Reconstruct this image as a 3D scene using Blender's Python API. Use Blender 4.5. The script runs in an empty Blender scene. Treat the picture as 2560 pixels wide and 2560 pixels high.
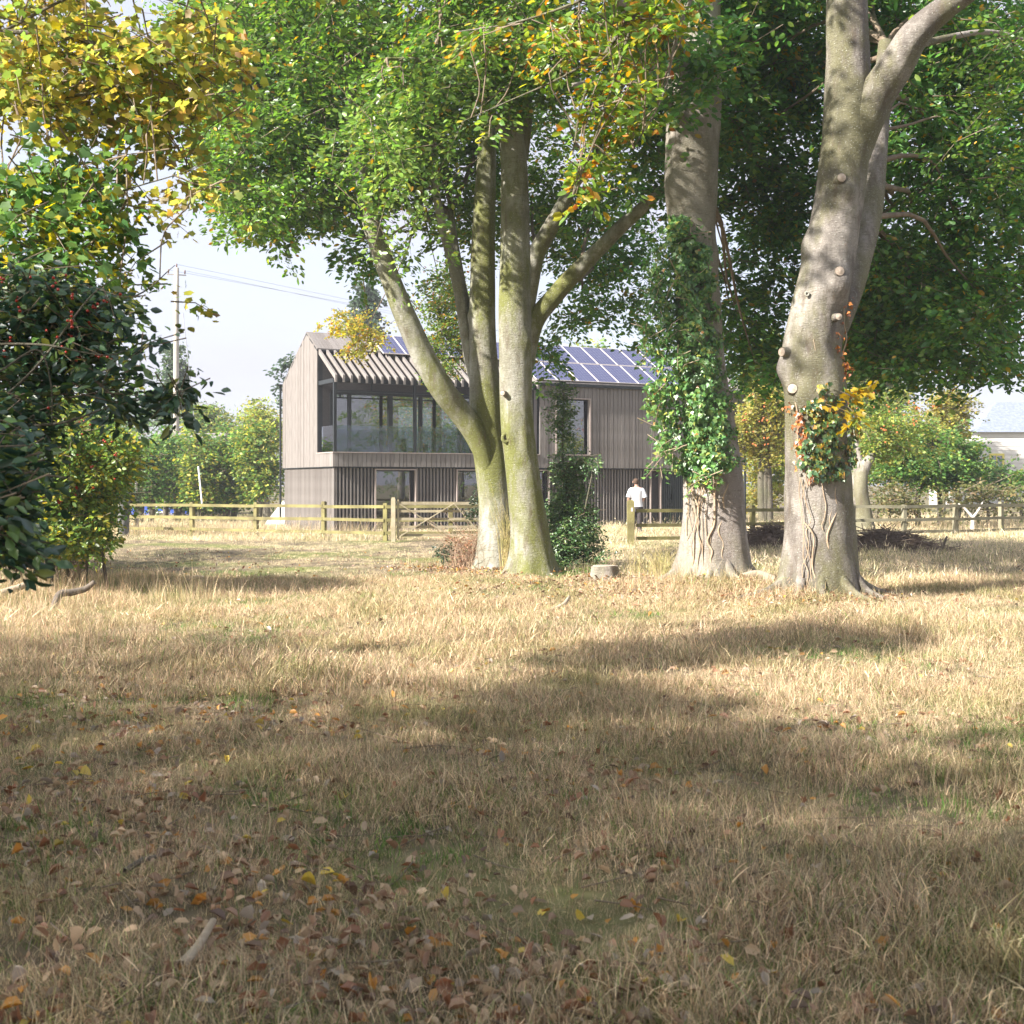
import bpy, math, random
import numpy as np
from mathutils import Vector, Matrix, Euler

SC = bpy.context.scene
COL = SC.collection
rng = np.random.default_rng(11)
random.seed(5)
R = math.radians

# ------------------------------------------------------------------ camera
CAMH = 1.6
cam_d = bpy.data.cameras.new('camera')
cam = bpy.data.objects.new('camera', cam_d); COL.objects.link(cam)
cam.location = (0, 0, CAMH); cam.rotation_euler = (R(90), 0, 0)
cam_d.sensor_width = 36; cam_d.lens = 43.9; cam_d.shift_y = -0.028
cam_d.clip_start = 0.1; cam_d.clip_end = 3000
cam_d.dof.use_dof = True; cam_d.dof.focus_distance = 27; cam_d.dof.aperture_fstop = 7.0
SC.camera = cam
# ------------------------------------------------------------------ light
SUN_AZ = Vector((-0.855, -0.52, 0)).normalized(); SUN_EL = R(33)
sd = Vector((SUN_AZ.x*math.cos(SUN_EL), SUN_AZ.y*math.cos(SUN_EL), math.sin(SUN_EL)))
sl = bpy.data.lights.new('sun', 'SUN'); sl.energy = 5.0; sl.angle = R(0.9); sl.color = (1.0, 0.94, 0.86)
so = bpy.data.objects.new('sun', sl); COL.objects.link(so)
so.rotation_euler = sd.to_track_quat('Z', 'Y').to_euler(); so.location = (-20, -15, 30)
W = bpy.data.worlds.new('World'); SC.world = W; W.use_nodes = True
nt = W.node_tree; nt.nodes.clear()
def NN(nt, t, **k):
    n = nt.nodes.new(t)
    for a, b in k.items(): setattr(n, a, b)
    return n
wo = NN(nt, 'ShaderNodeOutputWorld'); bg = NN(nt, 'ShaderNodeBackground')
sky = NN(nt, 'ShaderNodeTexSky', sky_type='NISHITA', sun_disc=False)
sky.sun_elevation = SUN_EL; sky.sun_rotation = math.atan2(SUN_AZ.x, SUN_AZ.y) % (2*math.pi)
sky.air_density = 1.0; sky.dust_density = 2.2; sky.ozone_density = 1.2
tc = NN(nt, 'ShaderNodeTexCoord')
mp = NN(nt, 'ShaderNodeMapping'); mp.inputs['Scale'].default_value = (1.5, 1.5, 4.5)
cn = NN(nt, 'ShaderNodeTexNoise'); cn.inputs['Scale'].default_value = 1.6; cn.inputs['Detail'].default_value = 8; cn.inputs['Roughness'].default_value = .55
cr = NN(nt, 'ShaderNodeMapRange'); cr.inputs[1].default_value = .35; cr.inputs[2].default_value = .65; cr.inputs[3].default_value = .62; cr.inputs[4].default_value = 1.0
mx = NN(nt, 'ShaderNodeMix', data_type='RGBA'); mx.inputs[7].default_value = (2.06, 2.06, 2.40, 1)
nt.links.new(tc.outputs['Generated'], mp.inputs[0]); nt.links.new(mp.outputs[0], cn.inputs[0])
nt.links.new(cn.outputs[0], cr.inputs[0]); nt.links.new(cr.outputs[0], mx.inputs[0])
nt.links.new(sky.outputs[0], mx.inputs[6]); nt.links.new(mx.outputs[2], bg.inputs[0])
nt.links.new(bg.outputs[0], wo.inputs[0]); bg.inputs[1].default_value = 0.135  # thin bright cloud over a blue sky
SC.view_settings.view_transform = 'Standard'; SC.view_settings.look = 'None'
SC.view_settings.gamma = 1.0; SC.view_settings.exposure = 1.62
SC.view_settings.use_curve_mapping = False
SC.render.engine = 'CYCLES'
SC.cycles.max_bounces = 7; SC.cycles.diffuse_bounces = 3; SC.cycles.transmission_bounces = 4
SC.cycles.transparent_max_bounces = 12; SC.cycles.glossy_bounces = 3

# ------------------------------------------------------------------ materials
MATS = {}
def bsdf_mat(name, col, rough=.8, noise=None, bump=0, bscale=20, spec=.3, metallic=0, col2=None, nscale=4, stretch=(1,1,1), coords='Object'):
    m = bpy.data.materials.new(name); m.use_nodes = True; t = m.node_tree
    b = t.nodes['Principled BSDF']; b.inputs['Base Color'].default_value = (*col, 1)
    b.inputs['Roughness'].default_value = rough; b.inputs['Specular IOR Level'].default_value = spec
    b.inputs['Metallic'].default_value = metallic
    tc = NN(t, 'ShaderNodeTexCoord'); mp = NN(t, 'ShaderNodeMapping'); mp.inputs['Scale'].default_value = stretch
    t.links.new(tc.outputs[coords], mp.inputs[0])
    if col2 is not None:
        n = NN(t, 'ShaderNodeTexNoise'); n.inputs['Scale'].default_value = nscale; n.inputs['Detail'].default_value = 7
        r = NN(t, 'ShaderNodeMapRange'); r.inputs[1].default_value = .36; r.inputs[2].default_value = .64
        x = NN(t, 'ShaderNodeMix', data_type='RGBA'); x.inputs[6].default_value = (*col, 1); x.inputs[7].default_value = (*col2, 1)
        t.links.new(mp.outputs[0], n.inputs[0]); t.links.new(n.outputs[0], r.inputs[0]); t.links.new(r.outputs[0], x.inputs[0]); t.links.new(x.outputs[2], b.inputs['Base Color'])
    if bump:
        n = NN(t, 'ShaderNodeTexNoise'); n.inputs['Scale'].default_value = bscale; n.inputs['Detail'].default_value = 6
        bp = NN(t, 'ShaderNodeBump'); bp.inputs['Strength'].default_value = bump; bp.inputs['Distance'].default_value = .02
        t.links.new(mp.outputs[0], n.inputs[0]); t.links.new(n.outputs[0], bp.inputs['Height']); t.links.new(bp.outputs[0], b.inputs['Normal'])
    MATS[name] = m
    return m

def leaf_mat(name, trans=.45, gloss=.08, rough=.45, gain=1.0, posnoise=None):
    m = bpy.data.materials.new(name); m.use_nodes = True; t = m.node_tree; t.nodes.clear()
    o = NN(t, 'ShaderNodeOutputMaterial'); a = NN(t, 'ShaderNodeAttribute', attribute_name='col')
    d = NN(t, 'ShaderNodeBsdfDiffuse'); tr = NN(t, 'ShaderNodeBsdfTranslucent'); g = NN(t, 'ShaderNodeBsdfGlossy')
    g.inputs['Roughness'].default_value = rough; g.inputs['Color'].default_value = (1, 1, 1, 1)
    src = a.outputs['Color']
    if posnoise:
        ge = NN(t, 'ShaderNodeNewGeometry'); n = NN(t, 'ShaderNodeTexNoise'); n.inputs['Scale'].default_value = posnoise[0]; n.inputs['Detail'].default_value = 5
        r = NN(t, 'ShaderNodeMapRange'); r.inputs[1].default_value = .5; r.inputs[2].default_value = .68; r.inputs[4].default_value = posnoise[2]
        x = NN(t, 'ShaderNodeMix', data_type='RGBA', blend_type='MULTIPLY'); x.inputs[7].default_value = (*posnoise[1], 1)
        t.links.new(ge.outputs['Position'], n.inputs[0]); t.links.new(n.outputs[0], r.inputs[0]); t.links.new(r.outputs[0], x.inputs[0]); t.links.new(src, x.inputs[6])
        src = x.outputs[2]
    hs = NN(t, 'ShaderNodeHueSaturation'); hs.inputs['Value'].default_value = 1.5; hs.inputs['Saturation'].default_value = 1.1; hs.inputs['Hue'].default_value = .49
    t.links.new(src, d.inputs[0]); t.links.new(src, hs.inputs['Color']); t.links.new(hs.outputs[0], tr.inputs[0])
    m1 = NN(t, 'ShaderNodeMixShader'); m1.inputs[0].default_value = trans
    m2 = NN(t, 'ShaderNodeMixShader'); m2.inputs[0].default_value = gloss
    t.links.new(d.outputs[0], m1.inputs[1]); t.links.new(tr.outputs[0], m1.inputs[2])
    t.links.new(m1.outputs[0], m2.inputs[1]); t.links.new(g.outputs[0], m2.inputs[2]); t.links.new(m2.outputs[0], o.inputs[0])
    MATS[name] = m
    return m

def glass_mat(name, tint=(.5, .52, .53), refl=.12, top=.5):
    m = bpy.data.materials.new(name); m.use_nodes = True; t = m.node_tree; t.nodes.clear()
    o = NN(t, 'ShaderNodeOutputMaterial'); tr = NN(t, 'ShaderNodeBsdfTransparent'); tr.inputs[0].default_value = (*tint, 1)
    g = NN(t, 'ShaderNodeBsdfGlossy'); g.inputs['Roughness'].default_value = 0.0; g.inputs['Color'].default_value = (.95, .95, .98, 1)
    lw = NN(t, 'ShaderNodeFresnel'); lw.inputs['IOR'].default_value = 1.5
    r = NN(t, 'ShaderNodeMapRange'); r.inputs[1].default_value = 0; r.inputs[2].default_value = 1; r.inputs[3].default_value = refl; r.inputs[4].default_value = 1.0
    mx = NN(t, 'ShaderNodeMixShader')
    t.links.new(lw.outputs[0], r.inputs[0]); t.links.new(r.outputs[0], mx.inputs[0]); t.links.new(tr.outputs[0], mx.inputs[1]); t.links.new(g.outputs[0], mx.inputs[2]); t.links.new(mx.outputs[0], o.inputs[0])
    return m

def bark_mat(name, base, light, algae, aamt=.5, ascale=1.1):
    m = bpy.data.materials.new(name); m.use_nodes = True; t = m.node_tree
    b = t.nodes['Principled BSDF']; b.inputs['Roughness'].default_value = .75; b.inputs['Specular IOR Level'].default_value = .25
    ge = NN(t, 'ShaderNodeNewGeometry'); P_ = ge.outputs['Position']
    def mapn(s, sc, det=6, rough=.6):
        mp = NN(t, 'ShaderNodeMapping'); mp.inputs['Scale'].default_value = s; n = NN(t, 'ShaderNodeTexNoise')
        n.inputs['Scale'].default_value = sc; n.inputs['Detail'].default_value = det; n.inputs['Roughness'].default_value = rough
        t.links.new(P_, mp.inputs[0]); t.links.new(mp.outputs[0], n.inputs[0]); return n.outputs[0]
    def rr(src, lo, hi, a=0, z=1):
        r = NN(t, 'ShaderNodeMapRange'); r.inputs[1].default_value = lo; r.inputs[2].default_value = hi; r.inputs[3].default_value = a; r.inputs[4].default_value = z
        t.links.new(src, r.inputs[0]); return r.outputs[0]
    def mix(f, c1, c2, mode='MIX'):
        x = NN(t, 'ShaderNodeMix', data_type='RGBA', blend_type=mode); t.links.new(f, x.inputs[0])
        for i, c in ((6, c1), (7, c2)):
            if isinstance(c, tuple): x.inputs[i].default_value = (*c, 1)
            else: t.links.new(c, x.inputs[i])
        return x.outputs[2]
    c = mix(rr(mapn((1, 1, .5), 1.7, 9, .7), .42, .58), base, light)
    c = mix(rr(mapn((1, 1, .45), ascale, 9, .75), .44, .56, 0, aamt), c, algae)
    c = mix(rr(mapn((1, 1, 1), 45, 4), .60, .68, 0, .45), c, (.62, .62, .56))       # pale lichen specks
    c = mix(rr(mapn((1.5, 1.5, 9), 5, 6, .7), .54, .64, 0, .42), c, (.10, .085, .065))    # fine rings round the stem
    c = mix(rr(mapn((2.2, 2.2, .5), 3, 6, .7), .56, .66, 0, .55), c, (.13, .10, .07))   # vertical stains
    t.links.new(c, b.inputs['Base Color'])
    h = mapn((2, 2, 7), 9, 8, .7); h2 = mapn((1, 1, .4), 6, 6)
    ad = NN(t, 'ShaderNodeMath', operation='ADD'); t.links.new(h, ad.inputs[0]); t.links.new(h2, ad.inputs[1])
    bp = NN(t, 'ShaderNodeBump'); bp.inputs['Strength'].default_value = .8; bp.inputs['Distance'].default_value = .035
    t.links.new(ad.outputs[0], bp.inputs['Height']); t.links.new(bp.outputs[0], b.inputs['Normal'])
    return m

M_beech = leaf_mat('beech leaf', .50, .035, .40)
M_dry = leaf_mat('dry leaf', .2, .05, .5)
M_ivy = leaf_mat('ivy leaf', .22, .07, .42)
M_grass = leaf_mat('dry grass', .32, .02, .5, posnoise=(.8, (.56, .66, .42), .7))
M_far = leaf_mat('far leaf', .45, .02, .5)
BK1 = bark_mat('bark green grey', (.22, .21, .16), (.40, .39, .34), (.165, .175, .045), .95, .8)
BK2 = bark_mat('bark pale', (.26, .225, .20), (.40, .36, .33), (.17, .165, .09), .5, .9)
BK3 = bark_mat('bark grey', (.14, .122, .107), (.33, .30, .27), (.15, .145, .065), .7, 1.0)
BKD = bark_mat('bark dark', (.10, .085, .065), (.17, .15, .12), (.10, .11, .05), .5)
M_twig = bsdf_mat('twig', (.16, .12, .085), .9, col2=(.24, .19, .14), nscale=6)
M_cut = bsdf_mat('cut wood', (.50, .42, .34), .85, col2=(.38, .30, .24), nscale=30)
M_board = bsdf_mat('weathered board', (.178, .160, .147), .85, bump=.25, bscale=18, col2=(.245, .225, .21), nscale=3.2, stretch=(9, 9, .7), spec=.2)
M_board2 = bsdf_mat('weathered board dark', (.158, .140, .128), .85, bump=.25, bscale=18, col2=(.225, .205, .19), nscale=3.2, stretch=(9, 9, .7), spec=.2)
M_board3 = bsdf_mat('weathered board pale', (.198, .179, .165), .85, bump=.25, bscale=18, col2=(.265, .243, .227), nscale=3.2, stretch=(9, 9, .7), spec=.2)
M_trim = bsdf_mat('pale timber trim', (.34, .28, .25), .8, col2=(.40, .34, .31), nscale=5, stretch=(4, 4, .6))
M_back = bsdf_mat('dark membrane', (.022, .026, .03), .9, col2=(.03, .034, .038), nscale=3)
M_char = bsdf_mat('charcoal render', (.05, .047, .047), .9, bump=.2, bscale=60, col2=(.065, .06, .06), nscale=20)
M_steel = bsdf_mat('black steel', (.018, .022, .025), .45, col2=(.025, .03, .032), nscale=8)
M_inner = bsdf_mat('room plaster', (.30, .27, .28), .9, col2=(.34, .31, .31), nscale=1.5)
M_floor = bsdf_mat('room floor', (.20, .15, .11), .5, col2=(.25, .19, .14), nscale=3)
M_glass = glass_mat('window glass', (.60, .61, .62), .15)
M_bal = glass_mat('balustrade glass', (.66, .72, .76), .03)
M_fence = bsdf_mat('mossy fence wood', (.16, .14, .065), .9, bump=.4, bscale=30, col2=(.27, .245, .10), nscale=2.6, stretch=(1, 1, 1))
M_fence2 = bsdf_mat('grey fence wood', (.20, .185, .12), .9, bump=.4, bscale=30, col2=(.29, .27, .19), nscale=3)
M_gate = bsdf_mat('weathered gate wood', (.33, .28, .18), .9, bump=.4, bscale=30, col2=(.43, .38, .27), nscale=4)
M_post = bsdf_mat('old grey post', (.10, .10, .10), .9, bump=.5, bscale=20, col2=(.16, .16, .15), nscale=6)
M_pole = bsdf_mat('pole wood', (.40, .36, .30), .9, col2=(.48, .44, .38), nscale=3)
M_wire = bsdf_mat('wire', (.30, .31, .33), .6, col2=(.34, .35, .37), nscale=3)
M_frame = bsdf_mat('panel frame', (.55, .50, .48), .4, col2=(.6, .55, .52), nscale=6)

# ------------------------------------------------------------------ object helpers
OFF = {}
def tag(o, label=None, cat=None, group=None, kind=None, category=None):
    cat = cat or category
    if label: o['label'] = label
    if cat: o['category'] = cat
    if group: o['group'] = group
    if kind: o['kind'] = kind
    return o
def thing(name, label, cat, loc=(0, 0, 0), group=None, rz=0):
    o = bpy.data.objects.new(name, None); COL.objects.link(o); o.location = loc; o.rotation_euler = (0, 0, rz)
    o.empty_display_size = .3
    OFF[o.name] = np.array(loc, float); return tag(o, label, cat, group)
def npmesh(name, V, F, mat, cols=None, smooth=False, fcols=None):
    """V (n,3), F (m,k) uniform or list of arrays"""
    me = bpy.data.meshes.new(name)
    if not isinstance(F, list): F = [F]
    V = np.asarray(V, np.float32)
    me.vertices.add(len(V)); me.vertices.foreach_set('co', V.ravel())
    loops = np.concatenate([np.asarray(f, np.int32).ravel() for f in F])
    tot = np.concatenate([np.full(len(f), np.asarray(f).shape[1], np.int32) for f in F])
    st = np.concatenate([[0], np.cumsum(tot)[:-1]]).astype(np.int32)
    me.loops.add(len(loops)); me.loops.foreach_set('vertex_index', loops)
    me.polygons.add(len(tot)); me.polygons.foreach_set('loop_start', st)
    try: me.polygons.foreach_set('loop_total', tot)
    except Exception: pass
    if smooth: me.polygons.foreach_set('use_smooth', np.ones(len(tot), bool))
    me.update(calc_edges=True)
    if fcols is not None:
        a = me.attributes.new('col', 'FLOAT_COLOR', 'FACE')
        c = np.ones((len(tot), 4), np.float32); c[:, :3] = fcols; a.data.foreach_set('color', c.ravel())
    me.materials.append(mat)
    return me
def link(name, me, parent=None, **kw):
    o = bpy.data.objects.new(name, me); COL.objects.link(o)
    if parent is not None: o.parent = parent
    tag(o, **kw); return o
def mk(name, V, F, mat, parent=None, smooth=False, fcols=None, world=True, **kw):
    V = np.asarray(V, float)
    off = OFF.get(parent.name, np.zeros(3)) if parent is not None else np.zeros(3)
    if world and parent is not None: V = V - off
    o = link(name, npmesh(name, V, F, mat, smooth=smooth, fcols=fcols), parent, **kw)
    OFF[o.name] = off if parent is not None else np.zeros(3)
    return o

class MB:
    def __init__(s): s.V = []; s.F = []; s.n = 0
    def add(s, V, F):
        V = np.asarray(V, float); s.V.append(V)
        s.F += [tuple(int(i)+s.n for i in f) for f in F]; s.n += len(V); return s
    def box(s, a, b, M=None):
        x0, y0, z0 = a; x1, y1, z1 = b
        V = np.array([(x0,y0,z0),(x1,y0,z0),(x1,y1,z0),(x0,y1,z0),(x0,y0,z1),(x1,y0,z1),(x1,y1,z1),(x0,y1,z1)], float)
        if M is not None: V = V @ np.array(M.to_3x3()).T + np.array(M.translation)
        return s.add(V, [(0,3,2,1),(4,5,6,7),(0,1,5,4),(1,2,6,5),(2,3,7,6),(3,0,4,7)])
    def bar(s, p, q, w, h, up=(0, 0, 1)):
        p = Vector(p); q = Vector(q); d = (q-p); L = d.length; d.normalize(); u = Vector(up)
        x = d.cross(u); x.normalize(); z = x.cross(d)
        M = Matrix(((x.x, d.x, z.x, p.x), (x.y, d.y, z.y, p.y), (x.z, d.z, z.z, p.z), (0, 0, 0, 1)))
        return s.box((-w/2, 0, -h/2), (w/2, L, h/2), M)
    def tube(s, pts, rad, n=8, **k):
        V, F = tube(pts, rad, n, **k); return s.add(V, [tuple(f) for f in F])
    def prism(s, poly, a, b, axis=0):
        """poly 2D points extruded along axis from a to b; poly plane = other two axes in order"""
        n = len(poly); V = []
        for c in (a, b):
            for p in poly:
                v = [0, 0, 0]; o = [i for i in range(3) if i != axis]; v[axis] = c; v[o[0]] = p[0]; v[o[1]] = p[1]; V.append(v)
        F = [tuple(range(n))[::-1], tuple(range(n, 2*n))] + [(i, (i+1) % n, n+(i+1) % n, n+i) for i in range(n)]
        return s.add(V, F)
    def build(s, name, mat, parent=None, smooth=False, world=False, **kw):
        V = np.concatenate(s.V); me = bpy.data.meshes.new(name)
        if world and parent is not None: V = V - OFF.get(parent.name, np.zeros(3))
        me.from_pydata([tuple(v) for v in V], [], s.F); me.materials.append(mat)
        if smooth: me.polygons.foreach_set('use_smooth', np.ones(len(me.polygons), bool))
        o = link(name, me, parent, **kw)
        OFF[o.name] = OFF.get(parent.name, np.zeros(3)) if parent is not None else np.zeros(3)
        return o

def catmull(P, n):
    P = np.asarray(P, float); m = len(P)
    if m == 2: t = np.linspace(0, 1, n)[:, None]; return P[0]*(1-t)+P[1]*t
    Q = np.vstack([2*P[0]-P[1], P, 2*P[-1]-P[-2]])
    ts = np.linspace(0, m-1-1e-6, n); i = ts.astype(int); f = (ts-i)[:, None]
    a, b, c, d = Q[i], Q[i+1], Q[i+2], Q[i+3]
    return .5*((2*b)+(-a+c)*f+(2*a-5*b+4*c-d)*f*f+(-a+3*b-3*c+d)*f**3)
def tube(pts, rad, n=8, seg=None, flare=0, lump=0, seed=0, bumps=(), cap=True, roots=5):
    pts = np.asarray(pts, float); rad = np.asarray(rad, float)
    if seg is None: seg = max(3, (len(pts)-1)*5)
    C = catmull(np.column_stack([pts, rad]), seg); X = C[:, :3]; r = np.maximum(C[:, 3], .0005)
    T = np.gradient(X, axis=0); T /= np.linalg.norm(T, axis=1)[:, None]
    U = np.zeros_like(X); u = np.cross(T[0], [0, 1, 0.01]); u /= np.linalg.norm(u)
    for i in range(seg):
        u = u-T[i]*np.dot(u, T[i]); u /= np.linalg.norm(u); U[i] = u
    Vv = np.cross(T, U); th = np.linspace(0, 2*math.pi, n, endpoint=False)
    rg = np.random.default_rng(seed); RR = r[:, None]*np.ones((1, n))
    L = np.concatenate([[0], np.cumsum(np.linalg.norm(np.diff(X, axis=0), axis=1))])
    if lump:
        for k in range(10):
            a = rg.integers(1, 5); w = rg.uniform(.6, 4.0); ph = rg.uniform(0, 6.28, 2)
            RR *= 1+lump*rg.uniform(.3, 1)/(.5+a*.5)*np.sin(a*th[None]+ph[0]+np.sin(L[:, None]*w*.7+ph[1])*1.3)*np.sin(L[:, None]*w+ph[1])
    if flare:
        ph = rg.uniform(0, 6.28, 3); lob = .55+.45*np.cos(roots*th+ph[0])+.25*np.cos((roots-2)*th+ph[1])
        RR *= 1+flare*np.exp(-L[:, None]/.28)*np.clip(lob[None], 0, 2)+.22*flare*np.exp(-L[:, None]/.9)
    for (bl, bt, amp, sl_, st_) in bumps:     # length along, angle, amplitude (m), widths
        dt = (th[None]-bt+math.pi) % (2*math.pi)-math.pi
        RR += amp*np.exp(-((L[:, None]-bl)/sl_)**2-(dt/st_)**2)
    V = X[:, None]+RR[..., None]*(np.cos(th)[None, :, None]*U[:, None]+np.sin(th)[None, :, None]*Vv[:, None])
    V = V.reshape(-1, 3); i = np.arange(seg-1)[:, None]*n; j = np.arange(n)[None]; j2 = (j+1) % n
    F = np.stack([i+j, i+j2, i+n+j2, i+n+j], -1).reshape(-1, 4)
    if cap:
        V = np.vstack([V, X[-1]+T[-1]*r[-1]*.3]); k = len(V)-1; b = (seg-1)*n
        F = np.vstack([F, [(b+q, b+(q+1) % n, k, k) for q in range(0, n)]])
        F = [F[:-n], F[-n:, :3]]
        F2 = [tuple(f) for f in F[0]]+[tuple(f) for f in F[1]]
        return V, F2
    return V, [tuple(f) for f in F]

def P(x, y, Y):       # place in the world seen at a given spot of the photograph (1932 wide) at distance Y
    return np.array([(x-966)/2357*Y, Y, CAMH+(911.7-y)/2357*Y])
def path(spec):       # rows (x, y, radius_px, Y)
    return np.array([P(a, b, Y) for a, b, r, Y in spec]), np.array([r/2357*Y for a, b, r, Y in spec])

# ------------------------------------------------------------------ leaves
SH = {
 'oval': (np.array([(0,0,0),(.28,.24,.05),(.68,.24,.04),(1,0,-.05),(.68,-.24,.04),(.28,-.24,.05)]), np.array([(0,3,2,1),(0,5,4,3)])),
 'quad': (np.array([(0,0,0),(.5,.3,.05),(1,0,0),(.5,-.3,.05)]), np.array([(0,3,2,1)])),
 'ivy': (np.array([(0,0,0),(-.05,.28,.03),(.30,.50,.03),(.52,.22,.05),(1,0,-.04),(.52,-.22,.05),(.30,-.50,.03),(-.05,-.28,.03)]), np.array([(0,4,3,2),(0,2,1,1),(0,6,5,4),(0,7,6,6)])),
 'holly': (np.array([(0,0,0),(.2,.16,.05),(.5,.26,.07),(.8,.15,.04),(1,0,-.05),(.8,-.15,.04),(.5,-.26,.07),(.2,-.16,.05)]), np.array([(0,4,3,2),(0,2,1,1),(0,6,5,4),(0,7,6,6)])),
 'maple': (np.array([(0,0,0),(-.02,.36,.02),(.22,.33,.03),(.50,.54,-.02),(.64,.28,.04),(1,.02,-.08),(.62,-.30,.04),(.52,-.50,-.02),(.22,-.34,.03),(-.02,-.38,.02)]),
           np.array([(0,3,2,1),(0,5,4,3),(0,7,6,5),(0,9,8,7)])),
}
def leafgeo(shape, pos, d, nrm, size, curl=None):
    S, F = SH[shape]; d = d/np.linalg.norm(d, axis=1)[:, None]
    s = np.cross(nrm, d); s /= (np.linalg.norm(s, axis=1)[:, None]+1e-9); n = np.cross(d, s)
    c = 1.0 if curl is None else curl[:, None, None]
    V = pos[:, None]+size[:, None, None]*(S[None, :, 0:1]*d[:, None]+S[None, :, 1:2]*s[:, None]+S[None, :, 2:3]*c*n[:, None])
    k = len(S); N = len(pos)
    Fs = []
    tri = F[F[:, 2] == F[:, 3]][:, :3] if F.shape[1] == 4 else F
    qd = F[F[:, 2] != F[:, 3]]
    base = (np.arange(N)*k)[:, None, None]
    cid = []
    for f in (qd, tri):
        if len(f): Fs.append((base+f[None]).reshape(-1, f.shape[1])); cid.append(np.repeat(np.arange(N), len(f)))
    return V.reshape(-1, 3), Fs, np.concatenate(cid)
def jitter(c, n, s=.15):
    c = np.asarray(c, float)[None]*np.exp(rng.normal(0, s, (n, 1)))*np.exp(rng.normal(0, s*.45, (n, 3))); return c
def pick_cols(n, palette, s=.18):
    """palette: list of (weight, colour)"""
    w = np.array([p[0] for p in palette], float); w /= w.sum(); C = np.array([p[1] for p in palette]); i = rng.choice(len(C), n, p=w)
    return C[i]*np.exp(rng.normal(0, s, (n, 1)))*np.exp(rng.normal(0, s*.35, (n, 3)))
def foliage(parent, shape, pos, d, nrm, size, col, mat, name='leaf', mass='foliage', singles=300, minpx=9, nvar=10, curl=None):
    """nearest leaves become objects of their own, the rest one mass"""
    N = len(pos); sel = np.zeros(N, bool)
    if singles:
        Y = np.maximum(pos[:, 1], .1); px = size*3123/Y; u = pos[:, 0]/Y*3123; v = -(pos[:, 2]-CAMH)/Y*3123
        inf = (np.abs(u) < 1270) & (v > -1200) & (v < 1345) & (pos[:, 1] > .5) & (px > minpx)
        score = np.where(inf, px*(1+.2*rng.random(N)), 0); k = min(singles, int(inf.sum()))
        if k: sel[np.argsort(-score)[:k]] = True
    off = OFF.get(parent.name, np.zeros(3)) if parent is not None else np.zeros(3)
    idx = np.where(sel)[0]
    if len(idx):
        # colour groups share a mesh
        lum = col[idx] @ np.array([1.0, .3, .2])-col[idx, 1]*.5; order = idx[np.argsort(lum)]
        for grp in np.array_split(order, nvar):
            if not len(grp): continue
            cc = np.median(col[grp], axis=0)
            V, F, cid = leafgeo(shape, np.zeros((1, 3)), np.array([[1., 0, 0]]), np.array([[0, 0, 1.]]), np.ones(1), np.array([1.3]))
            me = npmesh(name, V, F, mat, fcols=np.tile(cc, (len(cid), 1)))
            for i in grp:
                dd = Vector(d[i]).normalized(); s = Vector(nrm[i]).cross(dd).normalized(); n = dd.cross(s)
                M = Matrix(((dd.x, s.x, n.x), (dd.y, s.y, n.y), (dd.z, s.z, n.z)))
                o = bpy.data.objects.new(name, me); COL.objects.link(o); o.parent = parent
                o.location = Vector(pos[i]-off); o.rotation_euler = M.to_euler(); o.scale = (size[i],)*3
    r = ~sel
    V, F, cid = leafgeo(shape, pos[r], d[r], nrm[r], size[r], None if curl is None else curl[r])
    o = mk(mass, V, F, mat, parent, fcols=col[r][cid])
    o['kind'] = 'stuff'
    return o

def unit(v): return v/(np.linalg.norm(v, axis=-1, keepdims=True)+1e-9)
def region_pts(regs, dens=1.0):
    """regs: (x, y, Y, rx, ry, rY, n) ellipsoids seen in the photo -> clump centres"""
    out = []
    for x, y, Y, rx, ry, rY, n in regs:
        n = max(1, int(n*dens)); v = rng.normal(size=(n, 3)); v /= np.linalg.norm(v, axis=1)[:, None]; v *= rng.random((n, 1))**(1/2.6)
        for a in v: out.append(P(x+a[0]*rx, y+a[1]*ry, Y+a[2]*rY))
    return np.array(out)
def sprays(C, L, n, droop=.35, out=None, wid=.45, flat=.45, lsize=.075, axis_bias=None):
    """leafy fans: C centres. returns pos, dir, nrm, size, clump index, twig lines"""
    m = len(C); az = rng.uniform(0, 2*math.pi, m); A = np.column_stack([np.cos(az), np.sin(az), rng.normal(-.15, .22, m)])
    if out is not None: A = A+out*1.1
    if axis_bias is not None: A = A+np.array(axis_bias)
    A = unit(A); Ls = L*rng.uniform(.6, 1.3, m); S = unit(np.cross(np.array([0, 0, 1.])+rng.normal(0, .25, (m, 3)), A)); Nn = np.cross(A, S)
    ci = np.repeat(np.arange(m), n); t = rng.random(len(ci))**.8; sg = rng.choice([-1, 1], len(ci)); w = rng.random(len(ci))*wid*(1.05-t*.75)
    a, s, nn, l = A[ci], S[ci], Nn[ci], Ls[ci][:, None]
    pos = C[ci]+a*(t[:, None]-.5)*l+s*(sg*w)[:, None]*l+nn*rng.normal(0, .05, (len(ci), 1))*l
    pos[:, 2] -= droop*(t**2)*l[:, 0]+.25*droop*w*l[:, 0]
    d = a*.7+s*sg[:, None]*.9+rng.normal(0, .35, pos.shape); d[:, 2] -= .25
    nrm = nn*1.0+rng.normal(0, flat, pos.shape)
    size = lsize*rng.uniform(.65, 1.25, len(pos))
    tw = []
    for i in range(m):
        p0 = C[i]-A[i]*.55*Ls[i]; p1 = C[i]+A[i]*.05*Ls[i]-np.array([0, 0, droop*.2*Ls[i]]); p2 = C[i]+A[i]*.45*Ls[i]-np.array([0, 0, droop*.9*Ls[i]])
        tw.append((p0, p1, p2))
    return pos, unit(d), unit(nrm), size, ci, tw
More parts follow.
